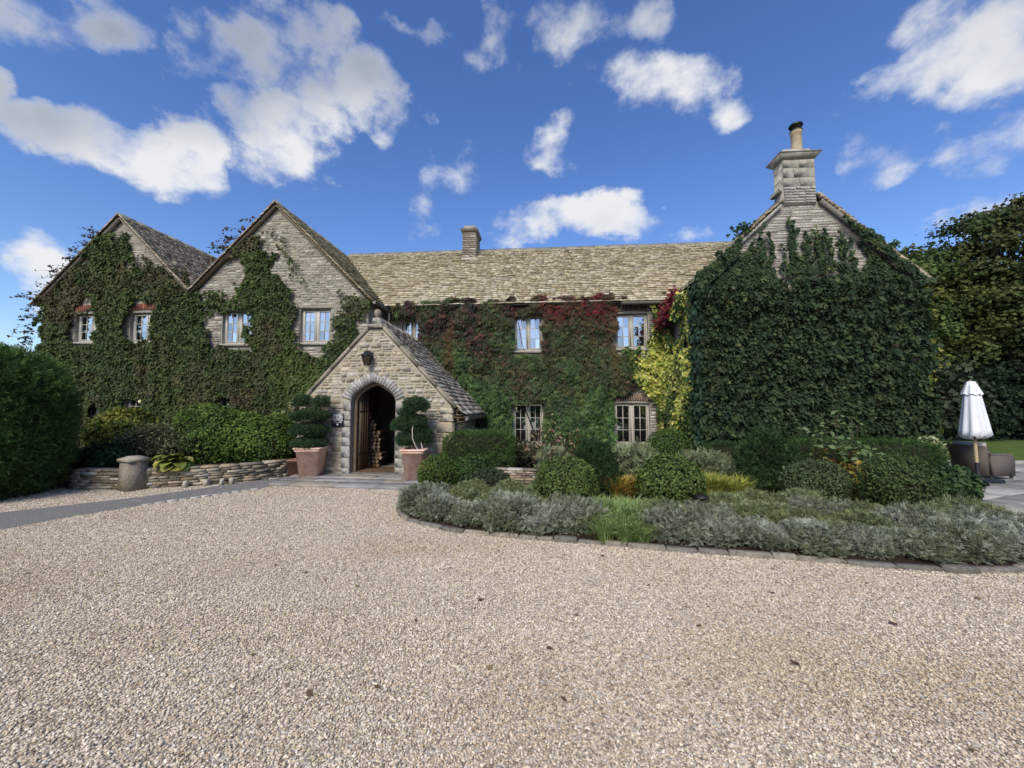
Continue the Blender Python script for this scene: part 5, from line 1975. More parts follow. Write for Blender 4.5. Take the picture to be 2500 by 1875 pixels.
shrub('evergreen_dome', 'dark glossy dome behind the black path light', 'shrub', (1.98, 6.2, .41), (.50, .47, .47), 5200, .050, DOME, 312, T_OVAL, group=box_, bumps=.07, zbase=.03, tipcols=[(.095, .135, .035)], tipn=-.3, grow=(0, 0, 1), droop=.45)
shrub('evergreen_dome', 'broad grey green dome before the yellowing tall shrub', 'shrub', (4.55, 6.95, .34), (.54, .44, .40), 5000, .050, [(.07, .10, .042), (.092, .125, .052), (.052, .078, .034)], 313, T_SLIM, group=box_, bumps=.06, zbase=.03)
shrub('evergreen_dome', 'large dark dome nearest the parasol terrace', 'shrub', (5.32, 6.32, .42), (.48, .43, .48), 5200, .050, [(.055, .086, .028), (.074, .108, .036), (.04, .064, .022)], 314, T_SLIM, group=box_, bumps=.07, zbase=.03, tipcols=[(.06, .09, .036)], tipn=-.3)
shrub('terrace_shrub', 'loose dark shrub leaning onto the terrace paving below the parasol', 'shrub', (6.72, 7.0, .28), (.34, .34, .34), 2000, .065, [(.03, .058, .022), (.045, .075, .028), (.022, .042, .018)], 315, T_OVAL, bumps=.16, depth=.3, zbase=.03)


def cone(P):
    P = P.copy()
    k = 1 - .50 * np.clip(P[:, 2] / 1.2, 0, 1)
    P[:, :2] *= k[:, None]
    return P


DY = [(.023, .047, .018), (.034, .063, .024), (.016, .034, .014), (.046, .08, .03)]
spiky('young_yew', 'dark upright yew between the dome shrubs, left of the lower window', 'yew', (.96, 7.25, .44), (.56, .54, .56), 2600, .14, DY, 321, group='upright yews in the bed', bumps=.16, depth=.45, up=.9, shape=cone, ck=.62, zbase=.03)
spiky('young_yew', 'dark upright yew in front of the ivy gable and long hedge', 'yew', (4.45, 8.1, .46), (.68, .60, .60), 3200, .14, DY, 322, group='upright yews in the bed', bumps=.16, depth=.45, up=.9, shape=cone, ck=.62, zbase=.03)
spiky('long_hedge', 'long low clipped hedge along the foot of the ivy gable', 'hedge', (6.9, 9.25, .42), (1.62, .38, .46), 10000, .09, [(.040, .082, .022), (.052, .10, .028), (.03, .06, .019)], 331, bumps=.02, depth=.12, pw=7, up=.6, ck=.9, zbase=.0, mt=M_LEAF)
spiky('short_hedge', 'lower hedge left of the upright yew below the ivy', 'hedge', (4.55, 9.4, .36), (.85, .34, .42), 3600, .085, [(.03, .06, .018), (.04, .078, .022), (.023, .046, .015)], 332, bumps=.04, depth=.14, pw=6, up=.6, ck=.88, zbase=.0, mt=M_LEAF)
shrub('round_bush', 'bright green rounded bush under the golden ivy', 'shrub', (3.40, 10.7, .50), (.72, .6, .54), 5000, .055, [(.05, .10, .022), (.065, .12, .026), (.036, .07, .018)], 333, T_SLIM, group=box_, bumps=.05, zbase=.03, tipcols=[(.10, .16, .035)], tipn=-.2, droop=.5)
shrub('back_shrub', 'dark low shrub under the creeper beside the box hedge', 'shrub', (.75, 10.3, .36), (.95, .6, .46), 3600, .06, [(.032, .06, .022), (.045, .078, .026), (.07, .05, .026)], 334, T_OVAL, bumps=.10, zbase=.03)
shrub('back_shrub', 'reddish low shrub below the left lower window of the main range', 'shrub', (-.75, 10.2, .36), (.75, .55, .46), 2600, .06, [(.045, .05, .026), (.06, .05, .03), (.03, .045, .02)], 335, T_OVAL, bumps=.12, zbase=.03)


def blade():
    V = [(-.013, 0, 0), (.013, 0, 0), (-.012, .42, .10), (.012, .42, .10), (-.009, .74, .32), (.009, .74, .32), (0, .86, .66)]
    return np.array(V), [(0, 1, 3, 2), (2, 3, 5, 4), (4, 5, 6)]


T_BLADE = blade()


def grass(name, label, base, r, h, n, cols, seed, group=None, clumps=5, arch=1.0, mt=M_LEAFDULL):
    rng = np.random.default_rng(seed)
    t = thing(name, label, 'grass', base, 0, group)
    cc = np.column_stack((rng.uniform(-r, r, clumps), rng.uniform(-r * .8, r * .8, clumps)))
    k = rng.integers(0, clumps, n)
    off = rng.normal(size=(n, 2)) * r * .14
    P = np.column_stack((cc[k] + off, np.zeros(n)))
    rad = unit(np.column_stack((off + rng.normal(size=(n, 2)) * r * .06, np.zeros(n))))
    tv, tf = T_BLADE
    leaf_mesh('foliage', P, rad, h * rng.uniform(.6, 1.2, n), pick(rng, cols, n, var=.2), (tv * np.array((1.3, 1, arch)), tf), rng, t, mt, .12, .82, (0, 0, 1))
    return t


grass('ornamental_grass', 'bright green arching grasses between the two lavender drifts', (.92, 5.45, .035), .46, .27, 4200, [(.17, .23, .08), (.21, .28, .10), (.13, .19, .06), (.2, .27, .09)], 341, clumps=26, arch=1.4)
grass('ornamental_grass', 'bright green grass tuft at the stone edging', (1.02, 4.95, .035), .30, .22, 2200, [(.17, .23, .08), (.21, .28, .10), (.13, .19, .06)], 345, clumps=15, arch=1.5)
grass('ornamental_grass', 'orange tipped grass tuft between the dome shrubs', (1.45, 7.0, .035), .24, .38, 1300, [(.30, .17, .035), (.25, .21, .04), (.34, .24, .05), (.16, .18, .04)], 342, clumps=4)
grass('ornamental_grass', 'yellow green grass before the second upright yew', (3.35, 7.6, .035), .45, .34, 2200, [(.26, .27, .05), (.2, .23, .04), (.32, .31, .07)], 343, clumps=12)
grass('ornamental_grass', 'fine yellow grass below the tall yellowing shrub', (5.15, 7.3, .035), .25, .34, 700, [(.26, .25, .05), (.2, .21, .04)], 344, clumps=6)
EUPH = [(.165, .20, .10), (.13, .165, .08), (.21, .24, .13), (.09, .12, .06)]
for (nm, lb, c, rad, n, sd) in (('euphorbia', 'grey green euphorbia clump below the right lower window', (1.95, 8.5, .36), (.68, .5, .46), 1500, 351), ('euphorbia', 'pale euphorbia clump left of the second upright yew', (3.45, 8.5, .27), (.70, .5, .36), 1500, 352),
                               ('euphorbia', 'pale grey foliage clump beside the first upright yew', (.25, 8.6, .32), (.40, .4, .42), 800, 353)):
    spiky(nm, lb, 'perennial', c, rad, n, .16, EUPH, sd, T_LAV, group='euphorbias', bumps=.12, depth=.4, up=1.4, ck=.7, zbase=.03, tipcols=[(.22, .25, .14)], tipn=-.1)


# lavender: three plants of each tint, then copies
LAVG = [(.135, .155, .105), (.17, .19, .135), (.075, .085, .05), (.22, .24, .18), (.115, .135, .066)]
LAVN = [(.125, .155, .072), (.16, .19, .088), (.08, .105, .05), (.19, .215, .12)]
LAB = {'gl': '%s grey lavender mound from the porch, left of the bright grass', 'nl': '%s greener lavender mound from the porch, left of the bright grass',
       'gr': '%s grey lavender mound counting rightwards from the bright grass', 'nr': '%s greener lavender mound counting rightwards from the bright grass'}
ORD = ['first', 'second', 'third', 'fourth', 'fifth', 'sixth', 'seventh', 'eighth', 'ninth', 'tenth', 'eleventh', 'twelfth', 'thirteenth', 'fourteenth', 'fifteenth']
cnt_l = {}
protos = {}


def lav_proto(kind, i):
    if (kind, i) not in protos:
        cols, tip = (LAVG, [(.295, .32, .255)]) if kind == 'g' else (LAVN, [(.17, .20, .085)])
        o = spiky('lavender', '', 'lavender', (0, 0, .13), (.36, .34, .22), 3000, .085, cols, 400 + i + (9 if kind == 'n' else 0), T_LAV, bumps=.20, depth=.50, up=1.0, ck=.58, zbase=0, tipcols=tip, tipn=-.05, bscale=5)
        protos[(kind, i)] = [o, False]
    return protos[(kind, i)]


LAV = [(-1.88, 5.98, 'g', 'l'), (-1.5, 5.62, 'g', 'l'), (-1.0, 5.42, 'g', 'l'), (-.45, 5.28, 'g', 'l'), (.05, 5.22, 'g', 'l'), (.36, 5.28, 'g', 'l'), (-1.85, 6.5, 'g', 'l'), (-1.3, 6.25, 'n', 'l'), (-.72, 6.0, 'n', 'l'), (-.2, 5.8, 'n', 'l'), (-1.2, 6.7, 'n', 'l'), (-.55, 6.5, 'n', 'l'), (-.1, 6.4, 'n', 'l'),
       (1.55, 5.02, 'g', 'r'), (2.0, 4.92, 'g', 'r'), (2.5, 4.84, 'g', 'r'), (3.0, 4.74, 'g', 'r'), (3.5, 4.68, 'g', 'r'), (4.0, 4.62, 'g', 'r'), (4.48, 4.66, 'g', 'r'), (4.95, 4.85, 'g', 'r'), (5.35, 5.15, 'g', 'r'), (5.55, 5.6, 'n', 'r'),
       (1.65, 5.5, 'n', 'r'), (2.2, 5.42, 'g', 'r'), (2.8, 5.3, 'n', 'r'), (3.35, 5.22, 'n', 'r'), (3.9, 5.15, 'n', 'r'), (4.45, 5.2, 'g', 'r'), (4.95, 5.42, 'n', 'r'), (2.6, 5.9, 'n', 'r'), (3.2, 5.8, 'n', 'r'), (3.8, 5.72, 'g', 'r'), (4.35, 5.7, 'n', 'r'), (3.3, 6.35, 'n', 'r'), (3.9, 6.25, 'n', 'r')]
LAV.sort(key=lambda q: q[0])
rgl = random.Random(77)
for i, (x, y, k, side) in enumerate(LAV):
    pr = lav_proto(k, i % 3)
    if not pr[1]:
        o, pr[1] = pr[0], True
    else:
        o = copy_tree(pr[0])
    s = rgl.uniform(.80, 1.10)
    o.location = (x, y - (.05 if k == 'g' else 0), .035)
    o.rotation_euler = (0, 0, rgl.uniform(0, 6.28))
    o.scale = (s * rgl.uniform(.95, 1.1), s, s * rgl.uniform(.78, 1.02))
    key = k + side
    cnt_l[key] = cnt_l.get(key, 0) + 1
    o['label'] = LAB[key] % ORD[cnt_l[key] - 1]
    o['group'] = 'lavender drifts edging the gravel'
    o['category'] = 'lavender'


# small bare autumn tree
def sapling(name, label, base, seed, h, cols, nl, lsize, spread=.5):
    rg = random.Random(seed)
    rng = np.random.default_rng(seed)
    t = thing(name, label, 'tree', base)
    b = MB()
    ends = []

    def grow(p, d, l, r, lev):
        pts = [p]
        for k in range(5):
            d = (d + Vector((rg.uniform(-.16, .16), rg.uniform(-.16, .16), rg.uniform(-.05, .1)))).normalized()
            pts.append(pts[-1] + d * l / 5)
        b.tube(pts, [r * (1 - .5 * i / 5) for i in range(6)], 6)
        for q in pts[2:]:
            ends.append((q, lev))
        if lev < 3:
            for k in range(3 if lev == 0 else 2):
                q = pts[rg.randint(2, 5)]
                a = rg.uniform(0, 6.28)
                nd = (d + Vector((math.cos(a), math.sin(a), .25)) * spread * 1.4).normalized()
                grow(q, nd, l * rg.uniform(.55, .8), r * .55, lev + 1)
    for (a0, l0) in ((.2, h * .62), (2.9, h * .5), (4.7, h * .42)):
        grow(Vector((0, 0, 0)), Vector((math.cos(a0) * .4, math.sin(a0) * .15, 1)).normalized(), l0, .014, 0)
    b.build('trunk', M_BARK if seed % 2 else M_PALEBARK, t)
    E = [e for e in ends if e[1] >= 1]
    LP = [tuple(rg.choice(E)[0] + Vector((rg.uniform(-.04, .04), rg.uniform(-.04, .04), rg.uniform(-.04, .03)))) for _ in range(nl)]
    leaf_mesh('foliage', np.array(LP), unit(rng.normal(size=(nl, 3))) + np.array((0, 0, .6)), lsize * rng.uniform(.6, 1.2, nl), pick(rng, cols, nl), T_SLIM, rng, t, M_LEAF, .5, .55)
    return t


sapling('autumn_sapling', 'nearly bare little tree with tan autumn leaves before the low wall', (.02, 7.75, .035), 501, 1.55, [(.22, .15, .08), (.17, .12, .07), (.25, .16, .11), (.14, .14, .06)], 170, .095, .62)


def yellowing(f, r):
    if f > .62:
        return r.choice([(.09, .135, .05), (.12, .16, .07), (.07, .11, .04)])
    return r.choice([(.25, .19, .05), (.30, .21, .05), (.2, .18, .045), (.13, .13, .04), (.28, .16, .06)])


big_leaf_plant('tall_shrub', 'tall open shrub with green shoots above yellowing leaves before the ivy', (5.72, 7.95, .035), 13, 1.55, .24, yellowing, .115, 511, .42, 40, T_OVAL, .12)
big_leaf_plant('tall_shoots', 'two tall leafy shoots rising out of the yellowing shrub', (5.55, 8.05, .035), 3, 1.95, .07, lambda f, r: r.choice([(.09, .135, .06), (.13, .17, .085), (.07, .11, .045)]), .11, 512, .18, 16, T_OVAL, .45)
shrub('hydrangea', 'pale flowering hydrangea at the terrace end of the long hedge', 'shrub', (8.75, 9.55, .62), (.26, .26, .36), 900, .06, [(.22, .25, .13), (.28, .30, .17), (.10, .14, .05)], 513, T_OVAL, bumps=.12, zbase=.03)


# ================================================================== DRY STONE WALLS AND PIER
def dry_wall(name, label, path, h, th, z0, seed, course=(.035, .06), ln=(.10, .30), top=(.03, .045)):
    rg = random.Random(seed)
    base = Vector((path[0][0], path[0][1], 0))
    t = thing(name, label, 'wall', base)
    P = [Vector((x, y, 0)) - base for x, y in path]
    L_ = [0]
    for i in range(len(P) - 1):
        L_.append(L_[-1] + (P[i + 1] - P[i]).length)

    def at(s):
        s = min(max(s, 0), L_[-1] - 1e-6)
        for i in range(len(P) - 1):
            if s <= L_[i + 1]:
                u = (P[i + 1] - P[i]).normalized()
                return P[i] + u * (s - L_[i]), u
    # hearting
    b = MB()
    for i in range(len(P) - 1):
        u = (P[i + 1] - P[i]).normalized()
        nn = Vector((-u.y, u.x, 0))
        q = [P[i] + nn * .05, P[i + 1] + nn * .05, P[i + 1] + nn * th, P[i] + nn * th]
        b.add([(p.x, p.y, z0) for p in q] + [(p.x, p.y, h - .03) for p in q], BOXF)
    b.build('hearting', M_SOIL, t)
    z = z0
    cnt = 0
    while z < h:
        ch = rg.uniform(*course)
        last = z + ch >= h - .01
        s = -rg.uniform(0, .1)
        while s < L_[-1] - .03:
            l = rg.uniform(*ln) * (1.5 if last else 1)
            a, ua = at(s + .004)
            c, uc = at(s + l - .006)
            n1, n2 = Vector((-ua.y, ua.x, 0)), Vector((-uc.y, uc.x, 0))
            if (c - a).length > .03:
                o1, o2 = rg.uniform(-.018, .014), rg.uniform(-.018, .014)
                dpt = th if last else .14
                lo, hi = z + .003 + rg.uniform(-.004, .004), z + ch * rg.uniform(.86, 1.02)
                j = lambda k=.006: Vector((0, 0, rg.uniform(-k, k)))
                V = [a + n1 * o1 + Vector((0, 0, lo)) + j(), c + n2 * o2 + Vector((0, 0, lo)) + j(), c + n2 * dpt + Vector((0, 0, lo)), a + n1 * dpt + Vector((0, 0, lo)),
                     a + n1 * (o1 + .008) + Vector((0, 0, hi)) + j(), c + n2 * (o2 + .008) + Vector((0, 0, hi)) + j(), c + n2 * dpt + Vector((0, 0, hi)), a + n1 * dpt + Vector((0, 0, hi))]
                col = rg.choice([(0.30, 0.25, 0.175), (0.36, 0.305, 0.22), (0.24, 0.20, 0.145), (0.42, 0.37, 0.29), (0.20, 0.17, 0.13), (0.33, 0.26, 0.165)])
                if rg.random() < .05:
                    col = (.52, .49, .42)
                k = rg.uniform(.8, 1.15)
                MB().hexa(V, tuple(x * k for x in col)).build('stone', M_STONE, t)
                cnt += 1
            s += l
        z += ch
    print(name, cnt)
    return t


dry_wall('dry_stone_wall', 'low curving dry stone wall from the yew to the porch planter', [(-9.35, 6.98), (-8.3, 7.0), (-7.75, 7.2), (-7.2, 7.48), (-6.63, 7.84), (-6.2, 8.3), (-5.98, 8.75)], .37, .28, -.02, 601, course=(.04, .068), ln=(.13, .36))
dry_wall('low_garden_wall', 'short low wall with pale coping behind the bare sapling', [(-1.05, 8.25), (.2, 8.2)], .30, .26, 0, 602, course=(.035, .055), ln=(.12, .3))
pier = thing('stone_pier', 'squat stone pier with flat lichened cap at the low left wall', 'pier', (-8.05, 7.05, 0), R(-16))
MB().hexa([(-.19, -.15, -.02), (.15, -.15, -.02), (.15, .17, -.02), (-.19, .17, -.02), (-.175, -.14, .56), (.135, -.14, .56), (.135, .16, .56), (-.175, .16, .56)], (.24, .21, .165)).build('shaft', M_STONE, pier)
cp = MB()
cp.add([(-.205, -.17, .562), (.165, -.17, .562), (.165, .19, .562), (-.205, .19, .562), (-.21, -.175, .615), (.17, -.175, .615), (.17, .195, .615), (-.21, .195, .615), (-.1, -.06, .665), (.06, -.06, .665), (.06, .08, .665), (-.1, .08, .665)],
       [(3, 2, 1, 0)] + [(i, (i + 1) % 4, 4 + (i + 1) % 4, 4 + i) for i in range(4)] + [(4 + i, 4 + (i + 1) % 4, 8 + (i + 1) % 4, 8 + i) for i in range(4)] + [(8, 9, 10, 11)], (.30, .265, .205))
cp.build('cap', vmat('lichened_stone', .9, 9, .35, .5, 40, .15, spots=((.50, .47, .40), 7, .5, .62, .7)), pier)
# small upright stones at the foot of the wall
for i, (x, y, r_) in enumerate(((-7.25, 7.36, .1), (-6.95, 7.53, -.2), (-6.72, 7.65, .3), (-6.58, 7.76, -.3))):
    o = MB().hexa([(-.035, -.04, 0), (.035, -.04, 0), (.035, .05, 0), (-.035, .05, 0), (-.02 + r_ * .05, -.03, .13), (.03 + r_ * .05, -.03, .14), (.03 + r_ * .05, .04, .14), (-.02 + r_ * .05, .04, .13)], (.46, .42, .34)).build('foot_stone', M_STONE)
    o.location = (x, y, .005)
    o.rotation_euler = (0, 0, r_)
    tag(o, 'small pale upright stones set at the foot of the low curving wall', 'stone', 'upright stones at the foot of the wall')


# ================================================================== PLANTERS WITH TOPIARY
def planter(label, loc, rz, tw, bw, h, mt=M_TERRA, name='terracotta_planter'):
    t = thing(name, label, 'planter', loc, rz)
    a, b = bw / 2, tw / 2
    k = MB()
    prof = [(a, 0), (a + (b - a) * .93, h * .86), (b + .015, h * .87), (b + .02, h * .90), (b - .005, h * .905), (b + .03, h * .93), (b + .045, h * .965), (b + .03, h), (b - .03, h), (b - .05, h * .93)]
    V, F = [], []
    for (r, z) in prof:
        c = r * .10
        V += [(-r + c, -r, z), (r - c, -r, z), (r, -r + c, z), (r, r - c, z), (r - c, r, z), (-r + c, r, z), (-r, r - c, z), (-r, -r + c, z)]
    for i in range(len(prof) - 1):
        for j in range(8):
            j2 = (j + 1) % 8
            F.append((i * 8 + j, i * 8 + j2, (i + 1) * 8 + j2, (i + 1) * 8 + j))
    F.append(tuple(range(7, -1, -1)))
    k.add(V, F)
    k.build('pot', mt, t)
    r = b - .05
    MB().add([(-r, -r, h * .93), (r, -r, h * .93), (r, r, h * .93), (-r, r, h * .93)], [(0, 1, 2, 3)]).build('soil', M_SOIL, t)
    return t


planter('large square terracotta planter left of the arched doorway', (-5.36, 8.62, .055), R(9), .53, .39, .66)
planter('large square terracotta planter right of the arched doorway', (-2.84, 8.42, .055), R(4), .47, .33, .66)
planter('small dull terracotta pot tucked between low wall and left planter', (-5.90, 8.86, .01), R(6), .30, .20, .38, M_TERRA_DK, 'terracotta_pot')
TOPC = [(.030, .060, .028), (.040, .076, .034), (.021, .044, .021), (.05, .09, .038)]


def topiary(label, base, balls, stem, seed):
    t = thing('cloud_topiary', label, 'topiary', base)
    for i, (x, y, z, rx, rz_) in enumerate(balls):
        c = (x - base[0], y - base[1], z - base[2])
        spiky(None, None, None, c, (rx, rx * .95, rz_), int(7200 * rx * (rx + rz_) * 1.7), .07, TOPC, seed + i, parent=t, bumps=.08, depth=.22, up=.4, ck=.82, tipcols=[(.045, .078, .03)], tipn=-.3)
    for s in stem:
        b = MB()
        pts = [(p[0] - base[0], p[1] - base[1], p[2] - base[2]) for p in s]
        b.tube(pts, [.014 - .005 * i / (len(pts) - 1) for i in range(len(pts))], 7)
        b.build('stem', M_PALEBARK, t, True)
    return t


topiary('cloud pruned tiered topiary with twin top balls in the left planter', (-5.38, 8.62, .66), [(-5.62, 8.60, 1.77, .19, .155), (-5.19, 8.66, 1.75, .175, .15), (-5.42, 8.62, 1.44, .40, .135), (-5.44, 8.6, 1.10, .40, .155), (-5.40, 8.6, .80, .37, .13)],
        [[(-5.38, 8.62, .64), (-5.36, 8.62, 1.1), (-5.42, 8.62, 1.5), (-5.55, 8.6, 1.72)], [(-5.36, 8.62, 1.2), (-5.28, 8.64, 1.5), (-5.21, 8.65, 1.7)]], 700)
topiary('cloud pruned topiary with pale bent stem in the right planter', (-2.84, 8.42, .66), [(-2.84, 8.44, 1.68, .27, .17), (-3.04, 8.42, 1.49, .16, .12), (-3.13, 8.42, 1.23, .22, .18), (-2.83, 8.50, 1.30, .22, .17), (-3.06, 8.46, .90, .22, .17), (-2.72, 8.54, .98, .23, .21)],
        [[(-2.72, 8.34, .64), (-2.78, 8.26, .80), (-2.84, 8.25, .95), (-2.86, 8.28, 1.14), (-2.86, 8.4, 1.35)], [(-2.86, 8.44, .64), (-2.95, 8.44, .85), (-3.08, 8.44, 1.15), (-3.05, 8.44, 1.45)], [(-2.64, 8.38, .64), (-2.68, 8.34, .86)]], 720)

# ================================================================== LANTERN, PLAQUES, MAT, LOGS
lan = thing('wall_lantern', 'black tapered wall lantern above the arched doorway', 'lantern', (-4.19, YP - .17, 2.63))
lan.scale = (.8, .8, .84)
b = MB()
for sx in (-1, 1):
    for sy in (-1, 1):
        b.tube([(sx * .065, sy * .065, .03), (sx * .115, sy * .115, .27)], .008, 6)
b.add([(-.07, -.07, 0), (.07, -.07, 0), (.07, .07, 0), (-.07, .07, 0), (-.07, -.07, .03), (.07, -.07, .03), (.07, .07, .03), (-.07, .07, .03)], BOXF)
b.build('cage', M_IRON, lan)
g = MB()
g.add([(-.06, -.06, .03), (.06, -.06, .03), (.06, .06, .03), (-.06, .06, .03), (-.11, -.11, .27), (.11, -.11, .27), (.11, .11, .27), (-.11, .11, .27)], [(0, 1, 5, 4), (1, 2, 6, 5), (2, 3, 7, 6), (3, 0, 4, 7)])
g.build('glass', vmat('smoked_glass', .15, 5, .1, 0, base=(.055, .034, .024), spec=.6), lan)
r_ = MB()
V = []
for (w, z) in ((.145, .27), (.145, .285), (.075, .345), (.06, .375), (.045, .40)):
    V += [(-w, -w, z), (w, -w, z), (w, w, z), (-w, w, z)]
F = [(3, 2, 1, 0)]
for i in range(4):
    F += [(i * 4 + j, i * 4 + (j + 1) % 4, (i + 1) * 4 + (j + 1) % 4, (i + 1) * 4 + j) for j in range(4)]
F.append((16, 17, 18, 19))
r_.add(V, F)
r_.tube([(0, 0, .40), (0, 0, .49)], .010, 6)
r_.build('roof', M_IRON, lan)
a_ = MB()
a_.tube([(0, .0, .41), (.02, .08, .43), (.05, .15, .38), (.06, .18, .32)], .012, 6)
a_.bevbox((.02, .155, .22), (.10, .185, .42), .005)
a_.build('bracket', M_IRON, lan)

def text(body, parent, loc, size, mt, ext=.001):
    cu = bpy.data.curves.new('lettering', 'FONT')
    cu.body = body
    cu.size = size
    cu.align_x = 'CENTER'
    cu.align_y = 'CENTER'
    cu.extrude = ext
    cu.offset = size * .03
    cu.resolution_u = 3
    cu.materials.append(mt)
    tmp = bpy.data.objects.new('tmp', cu)
    me = bpy.data.meshes.new_from_object(tmp)
    bpy.data.objects.remove(tmp)
    o = link('lettering', me, parent)
    o.location = loc
    o.rotation_euler = (R(90), 0, 0)
    return o


sg = thing('hotel_plaque', 'square black hotel plaque with white lettering left of the doorway', 'sign', (-4.94, YP - .05, 1.16))
MB().bevbox((-.15, -.008, 0), (.15, .02, .32), .004).build('plate', M_BLACK, sg)
for (s, z, h) in (('SMALL', .272, .078), ('LUXURY', .216, .070), ('HOTELS', .162, .070), ('of the world', .110, .042)):
    text(s, sg, (0, -.0105, z), h, M_WHITE)
emb = MB().lathe([(.026, 0), (.026, .003), (.02, .004)], 18).build('emblem', M_WHITE, sg)
emb.rotation_euler = (R(90), 0, 0)
emb.location = (0, -.009, .055)
sg2 = thing('grey_plaque', 'dark grey plaque half hidden behind the right topiary', 'sign', (-3.30, YP - .05, 1.27))
MB().bevbox((-.17, -.008, 0), (.17, .02, .22), .004).build('plate', vmat('slate_plate', .5, 20, .2, 0, base=(.055, .055, .052), spec=.4), sg2)
text('DU', sg2, (-.08, -.0105, .13), .11, M_CUSHION)

mt_ = thing('door_mat', 'brown door mat inside the open arched doorway', 'mat', (-4.08, 9.35, .052))
MB().bevbox((-.48, -.2, 0), (.48, .55, .02), .006, (.12, .075, .045)).build('mat', vmat('coir', .95, 60, .4, .6, 90, .05), mt_)

# firewood stacked inside the porch
rgl = random.Random(12)
BKL = [(.36, .25, .15), (.42, .30, .19), (.30, .20, .12), (.26, .17, .10)]
M_LOG = vmat('split_log', .85, 25, .35, .4, 50, .1)
nlog = 0
z = .10
while z < 1.5:
    xr_ = -4.36 if z < .72 else -4.36 - (z - .72) * .42
    x = -4.92 + rgl.uniform(0, .05)
    while x < xr_:
        r = rgl.uniform(.042, .062)
        seg = rgl.choice([5, 6, 4, 6])
        b = MB()
        y0 = 10.05 + rgl.uniform(-.05, .05)
        L_ = .40
        a0 = rgl.uniform(0, 6)
        V = []
        rr = [r * rgl.uniform(.75, 1.1) for _ in range(seg)]
        for yy in (0, L_):
            V += [(math.cos(a0 + 6.283 * k / seg) * rr[k], yy, math.sin(a0 + 6.283 * k / seg) * rr[k]) for k in range(seg)]
        F = [(k, (k + 1) % seg, seg + (k + 1) % seg, seg + k) for k in range(seg)]
        b.add(V, F, (.085, .06, .042))
        b.add(V, [tuple(range(seg - 1, -1, -1)), tuple(range(seg, 2 * seg))], rgl.choice(BKL))
        o = b.build('firewood_log', M_LOG)
        o.location = (x + r, y0, z)
        tag(o, 'split firewood logs stacked inside the dark porch', 'log', 'firewood stacked in the porch')
        x += 2 * r * .98
        nlog += 1
    z += .096
print('logs', nlog)

# path light in the bed
pl = thing('path_light', 'small black mushroom path light in front of the dome shrub', 'light', (2.22, 5.72, .035))
MB().tube([(0, 0, 0), (0, 0, .30)], .014, 8).build('post', M_IRON, pl)
MB().lathe([(.015, .30), (.105, .305), (.10, .325), (.06, .35), (.012, .362)], 18).build('cap', M_IRON, pl, True)

# ================================================================== TERRACE FURNITURE
um = thing('parasol', 'closed white parasol standing on the terrace before the trees', 'parasol', (9.36, 9.2, .035))
b = MB()
b.bevbox((-.27, -.27, 0), (.27, .27, .075), .02)
b.lathe([(.05, .08), (.045, .12)], 14)
b.build('base', M_IRON, um)
MB().tube([(0, 0, .1), (0, 0, .40)], .038, 12).build('socket', M_IRON, um, True)
MB().tube([(0, 0, .38), (-.015, 0, 2.18)], .026, 12).build('pole', M_WOODGREY if False else vmat('ash_pole', .6, 20, .2, 0, base=(.38, .29, .17)), um, True)


def canopy():
    seg = 40
    rings = [(.08, .0 + .94), (.215, .965), (.205, 1.1), (.18, 1.35), (.15, 1.62), (.13, 1.82), (.12, 1.9)]
    V, F = [], []
    rg = random.Random(5)
    for i, (r, z) in enumerate(rings):
        for k in range(seg):
            a = 2 * math.pi * k / seg
            f = 1 - i / len(rings)
            fold = 1 + .13 * (f + .25) * math.cos(8 * a + .7) + .05 * f * math.cos(5 * a)
            sk = .09 * max(0, math.cos(a - .1)) * f ** 1.2
            dz = .035 * math.cos(8 * a + .7) * (1 if i < 2 else 0)
            V.append(((r * fold + sk) * math.cos(a), r * fold * math.sin(a), z + dz + .02 * f * math.cos(a)))
    n = len(rings)
    for i in range(n - 1):
        for k in range(seg):
            k2 = (k + 1) % seg
            F.append((i * seg + k, i * seg + k2, (i + 1) * seg + k2, (i + 1) * seg + k))
    MB().add(V, F).build('canopy', M_CANVAS, um, True)
    V, F = [], []
    rings = [(.155, 1.87), (.15, 1.885), (.105, 2.03), (.06, 2.15), (.02, 2.165)]
    for i, (r, z) in enumerate(rings):
        for k in range(seg):
            a = 2 * math.pi * k / seg
            fold = 1 + .09 * math.cos(8 * a + .7)
            V.append((r * fold * math.cos(a), r * fold * math.sin(a), z + (.018 * math.cos(8 * a) if i < 2 else 0)))
    for i in range(len(rings) - 1):
        for k in range(seg):
            k2 = (k + 1) % seg
            F.append((i * seg + k, i * seg + k2, (i + 1) * seg + k2, (i + 1) * seg + k))
    MB().add(V, F).build('vent_cap', M_CANVAS, um, True)
    MB().lathe([(.03, 2.155), (.035, 2.18), (.028, 2.205), (.01, 2.215)], 12).build('finial', M_IRON, um, True)


canopy()


